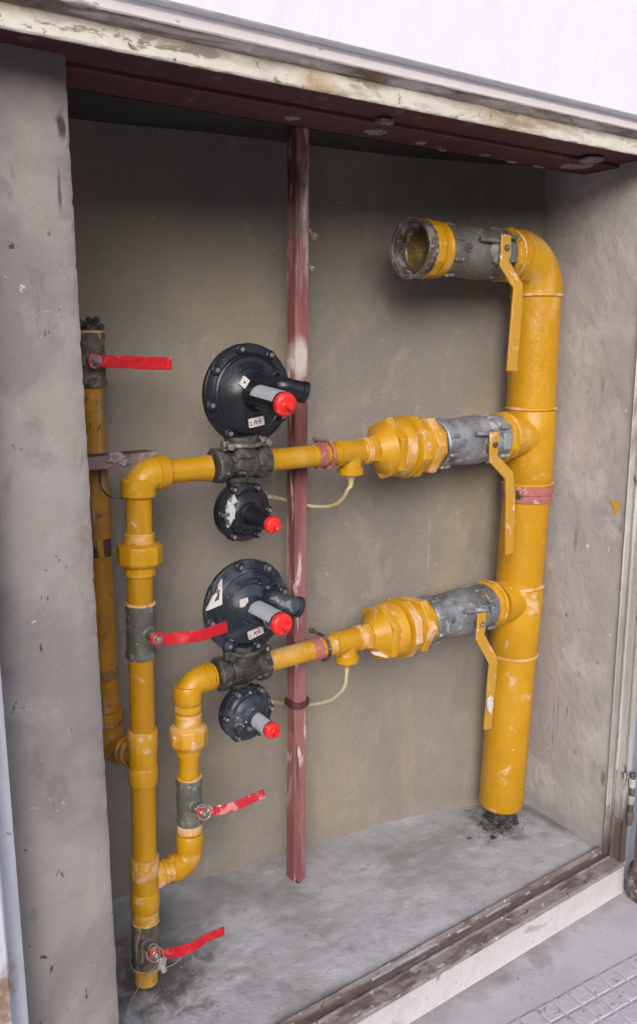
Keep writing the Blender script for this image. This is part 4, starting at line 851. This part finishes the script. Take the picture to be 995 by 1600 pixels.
# wires and the seal tag
def wire(name, pxs, r, m, label, cat):
    g = MB(); tube(g, smooth_path([at(a, b, y=c) for a, b, c in pxs], 8), r, 8); return tag(obj(name, g, m), label, cat)
wire('seal_wire', [(203, 1502, 1.80), (208, 1516, 1.765), (225, 1521, 1.750), (243, 1518, 1.73), (262, 1512, 1.72), (275, 1505, 1.722), (283, 1496, 1.725)], .0013, 'wire', 'thin seal wire looped round the lowest valve and its lever', 'wire')
p_ = at(193, 1592, z=FL + .004)
g = MB(); pts = [at(250, 1505, y=1.72), at(238, 1516, y=1.715), at(222, 1535, y=1.70), at(207, 1560, y=1.68), at(198, 1580, y=1.66), p_]
tube(g, smooth_path(pts, 6), .0012, 8); tag(obj('seal_wire', g, 'wire'), 'loose thin wire trailing from the lowest valve to the floor', 'wire')
wire('cable_loop', [(155, 736, 1.89), (158, 760, 1.86), (170, 775, 1.85), (190, 778, 1.84), (204, 768, 1.83)], .0022, 'rubber', 'thin black cable loop hanging under the bracket at the left', 'cable')
g = MB(); p = at(253, 1505, y=1.712); box(g, p, (.020, .010, .028), Matrix.Rotation(R(15), 3, 'Y')); box(g, p + Vector((.003, -.002, -.020)), (.014, .008, .014), Matrix.Rotation(R(-10), 3, 'Y'))
s = obj('seal_tag', g, 'seal', bevel=.003); tag(s, 'crumpled grey seal hanging from the nut of the lowest valve', 'seal')
g = MB(); tube(g, smooth_path([at(232, 1482, y=1.715), at(238, 1476, y=1.712), at(246, 1478, y=1.712), at(250, 1492, y=1.712), at(244, 1504, y=1.712), at(232, 1500, y=1.712), at(228, 1488, y=1.715)], 6), .0016, 6); 
tube(g, smooth_path([at(236, 1485, y=1.71), at(243, 1480, y=1.708), at(254, 1486, y=1.708), at(256, 1502, y=1.708)], 6), .0016, 6); obj('twisted_wire', g, 'wire', s)
g = MB(); tube(g, smooth_path([at(306, 1268, y=1.722), at(310, 1260, y=1.718), at(320, 1258, y=1.716), at(329, 1266, y=1.716), at(326, 1278, y=1.716), at(314, 1281, y=1.716), at(308, 1273, y=1.718)], 6), .0018, 6)
tube(g, smooth_path([at(303, 1265, y=1.722), at(314, 1262, y=1.714), at(330, 1260, y=1.716), at(332, 1272, y=1.716)], 6), .0016, 6)
tag(obj('twisted_wire', g, 'wire'), 'twisted wire round the nut of the chipped red lever', 'wire')
# steel bracket behind the left elbow
g = MB(); a = at(205, 702, y=1.87); x1 = a.x + .035; zt = at(165, 712, y=1.835).z; zb = at(165, 732, y=1.835).z
br = thing('wall_bracket', 'dark brown steel bracket behind the upper left elbow, plaster on its front', 'bracket', (.8, 1.9, zb))
bb(g, .604, .875, 1.837, 1.885, zt - .006, zt); obj('top_leg', g, 'brk', br, bevel=.0015)
g = MB(); g.add([(.604, 1.831, zb), (.865, 1.831, zb), (.880, 1.831, zt), (.604, 1.831, zt), (.604, 1.8365, zb), (.865, 1.8365, zb), (.880, 1.8365, zt), (.604, 1.8365, zt)], [[0, 1, 2, 3], [4, 7, 6, 5], [0, 4, 5, 1], [1, 5, 6, 2], [2, 6, 7, 3], [3, 7, 4, 0]]); obj('front_leg', g, 'brkf', br, bevel=.001)
g = MB(); splat(g, at(180, 715, y=1.829), X, Z, -Y, .024, .010, .006, 5); splat(g, at(196, 722, y=1.829), X, Z, -Y, .02, .007, .004, 8); obj('mortar_smear', g, 'plaster_blob', br)
# crumbs on the floor
g = MB()
for k in range(260):
    x = random.uniform(.7, 2.15); y = random.uniform(1.5, 1.98)
    if random.random() < .35: x = .78 + random.gauss(0, .06); y = 1.76 + random.gauss(0, .04)
    s = random.uniform(.0008, .003); c = Vector((x, y, fz(x, y) + s * .5))
    vs = [c + Vector((random.gauss(0, s), random.gauss(0, s), random.gauss(0, s * .5))) for _ in range(4)]
    g.add(vs, [[0, 1, 2], [0, 2, 3], [0, 3, 1], [1, 3, 2]])
tag(obj('floor_crumbs', g, 'plaster_blob', kind='stuff'), 'tiny crumbs of mortar scattered over the niche floor', 'debris')
